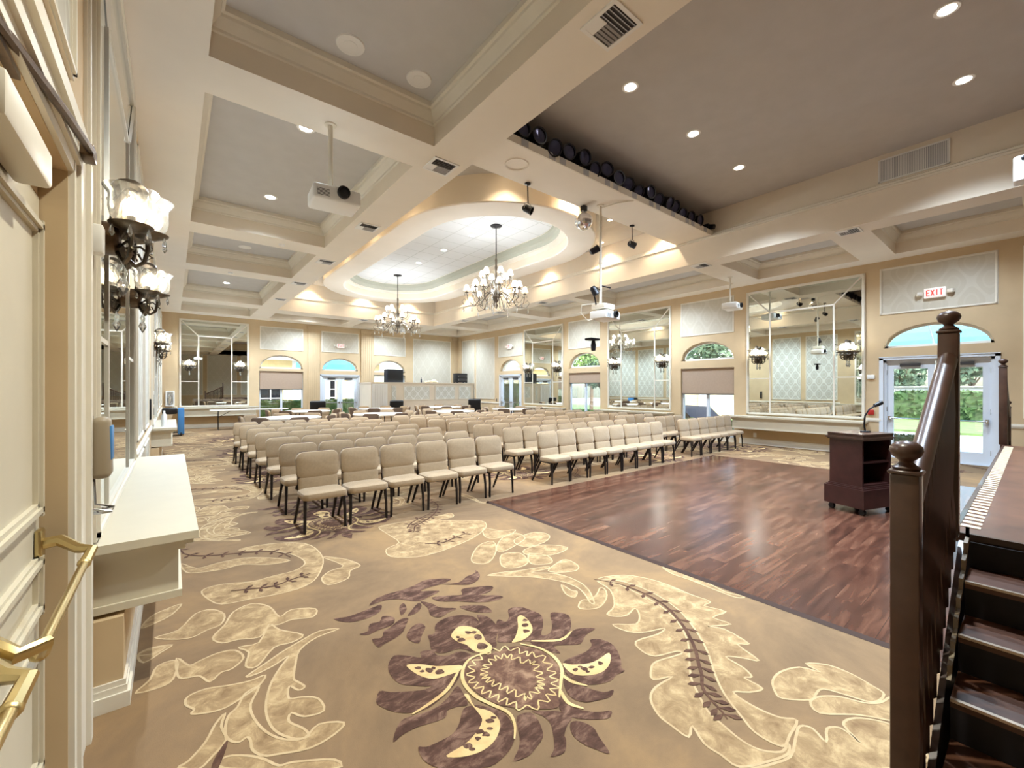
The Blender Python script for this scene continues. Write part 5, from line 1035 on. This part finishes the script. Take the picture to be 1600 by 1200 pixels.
# yellow building outside the far wall, tan building outside the right wall
def building(name,x0,x1,y0,y1,h,lab,wins):
    t=thing(name,lab,'building',(x0,y0,0)); T2=Matrix.Translation((-x0,-y0,0))
    m=MB(); m.M=T2; m.box(x0,x1,y0,y1,-.6,h); m.build('facade',M['stucco'],t,smooth=False)
    m=MB(); m.M=T2; m.box(x0-.5,x1+.5,y0-.5,y1+.5,h,h+.25); m.build('roof_edge',M['white'],t,smooth=False)
    m=MB(); m.M=T2; m.add([(x0-.6,y0-.6,h+.25),(x1+.6,y0-.6,h+.25),(x1+.6,y1+.6,h+.25),(x0-.6,y1+.6,h+.25),(x0+2,(y0+y1)/2,h+(1.5 if 'far' in lab else .5)),(x1-2,(y0+y1)/2,h+(1.5 if 'far' in lab else .5))],[(0,1,5,4),(2,3,4,5),(1,2,5),(3,0,4),(0,3,2,1)]); m.build('tiled_roof',M['roofred'],t,smooth=False)
    for wx,z0,wd,hh,side in wins:
        P=(lambda a,d:(a,y0-d)) if side=='y' else (lambda a,d:(x0-d,a))
        def bx(m,a0,a1,d0,d1,z0,z1): p=P(a0,d0);q=P(a1,d1); m.box(p[0],q[0],p[1],q[1],z0,z1)
        m=MB(); m.M=T2; bx(m,wx,wx+wd,-.02,.02,z0,z0+hh); pw=m.build('window_pane',M['carglass'],t,smooth=False)
        m=MB(); m.M=T2; f=.06
        for a in ((wx-f,wx+f*.3),(wx+wd-f*.3,wx+wd+f),(wx+wd/2-.025,wx+wd/2+.025)): bx(m,a[0],a[1],.0,.05,z0-f,z0+hh+f)
        for z in (z0-f,z0+hh*.33,z0+hh*.66,z0+hh): bx(m,wx-f,wx+wd+f,.0,.05,z,z+.045)
        m.build('window_grid',M['white'],t,smooth=False)
        
    for k in range(3):
        m=MB(); m.M=T2
        if 'far' in lab: cx=x0+6.7+1.5*k; m.box(cx,cx+.5,y0-.1,y0,-.06,h); m.build('pilaster',M['white'],t,smooth=False)
        else: cy=y0+2.5*k; m.box(x0-.1,x0,cy,cy+.5,-.06,h); m.build('pilaster',M['white'],t,smooth=False)
building('yellow_house',-1.5,10.2,26,31,3.05,'yellow house with white grid windows outside far wall',[(3.65,.45,1.0,1.5,'y'),(6.75,.45,.75,1.5,'y')])
building('tan_house',21,27,10.3,14.8,2.55,'pale yellow house beyond the dark car outside right window',[(12.6,.8,1.2,1.2,'x')])
# parked car outside
c=thing('parked_car','dark parked car partly visible through the half-blinded right window','car',(16.3,9.2,-.56),R_(80))
m=MB()
prof=[(-2.1,.3),(-2.15,.62),(-2.0,.78),(-1.3,.86),(-.75,1.32),(.55,1.36),(1.25,.95),(2.0,.86),(2.15,.6),(2.1,.3)]
m.prism(prof,-.85,.85,'y'); b=m.build('body',M['carpaint'],c,ang=50)
m=MB(); m.prism([(-1.15,.9),(-.72,1.27),(.5,1.3),(1.08,.95)],-.86,.86,'y'); m.build('side_window',M['carglass'],c,smooth=False)
for x in (-1.35,1.35):
    for y in (-.78,.78): m=MB(); m.lathe([(0,-.1),(.28,-.1),(.32,-.06),(.32,.06),(.28,.1),(0,.1)],(x,y,.32),18,0,Matrix.Rotation(PI/2,4,'X')); m.build('wheel',M['black'],c)

# ------------------------------------------------------------------ daylight, camera, colour
w=bpy.data.worlds.new('World'); scene.world=w; w.use_nodes=True; nt=w.node_tree; bg=nt.nodes['Background']
sky=nt.nodes.new('ShaderNodeTexSky'); sky.sky_type='NISHITA'; sky.sun_disc=False; sky.sun_elevation=R_(48); sky.sun_rotation=R_(200); sky.air_density=1.2; sky.dust_density=2.5; sky.ozone_density=1.2
nt.links.new(sky.outputs[0],bg.inputs[0]); bg.inputs[1].default_value=SKY_W
sd=bpy.data.lights.new('sun','SUN'); sd.energy=SUN_W; sd.angle=R_(2); sd.color=(1,.95,.86); so=bpy.data.objects.new('sun',sd); COL.objects.link(so); so.rotation_euler=Vector((.55,.5,-.8)).to_track_quat('-Z','Y').to_euler()
cd=bpy.data.cameras.new('camera'); cam=bpy.data.objects.new('camera',cd); COL.objects.link(cam)
F=660.; cd.sensor_width=36; cd.lens=36*F/1600; cd.shift_y=7/1600; cd.clip_start=.01; cd.clip_end=300
cam.location=(0,0,1.5); cam.rotation_euler=(PI/2,0,-math.atan(531/F)); scene.camera=cam
scene.view_settings.view_transform='Standard'; scene.view_settings.look='None'; scene.view_settings.gamma=1; scene.view_settings.use_curve_mapping=False
scene.view_settings.exposure=EXPO
cy=scene.cycles; cy.max_bounces=9; cy.diffuse_bounces=4; cy.glossy_bounces=5; cy.transmission_bounces=6; cy.transparent_max_bounces=16; cy.sample_clamp_indirect=4; cy.sample_clamp_direct=0; cy.caustics_reflective=False; cy.caustics_refractive=False
cy.use_adaptive_sampling=True; cy.adaptive_threshold=.02; cy.use_denoising=True; cy.blur_glossy=.5
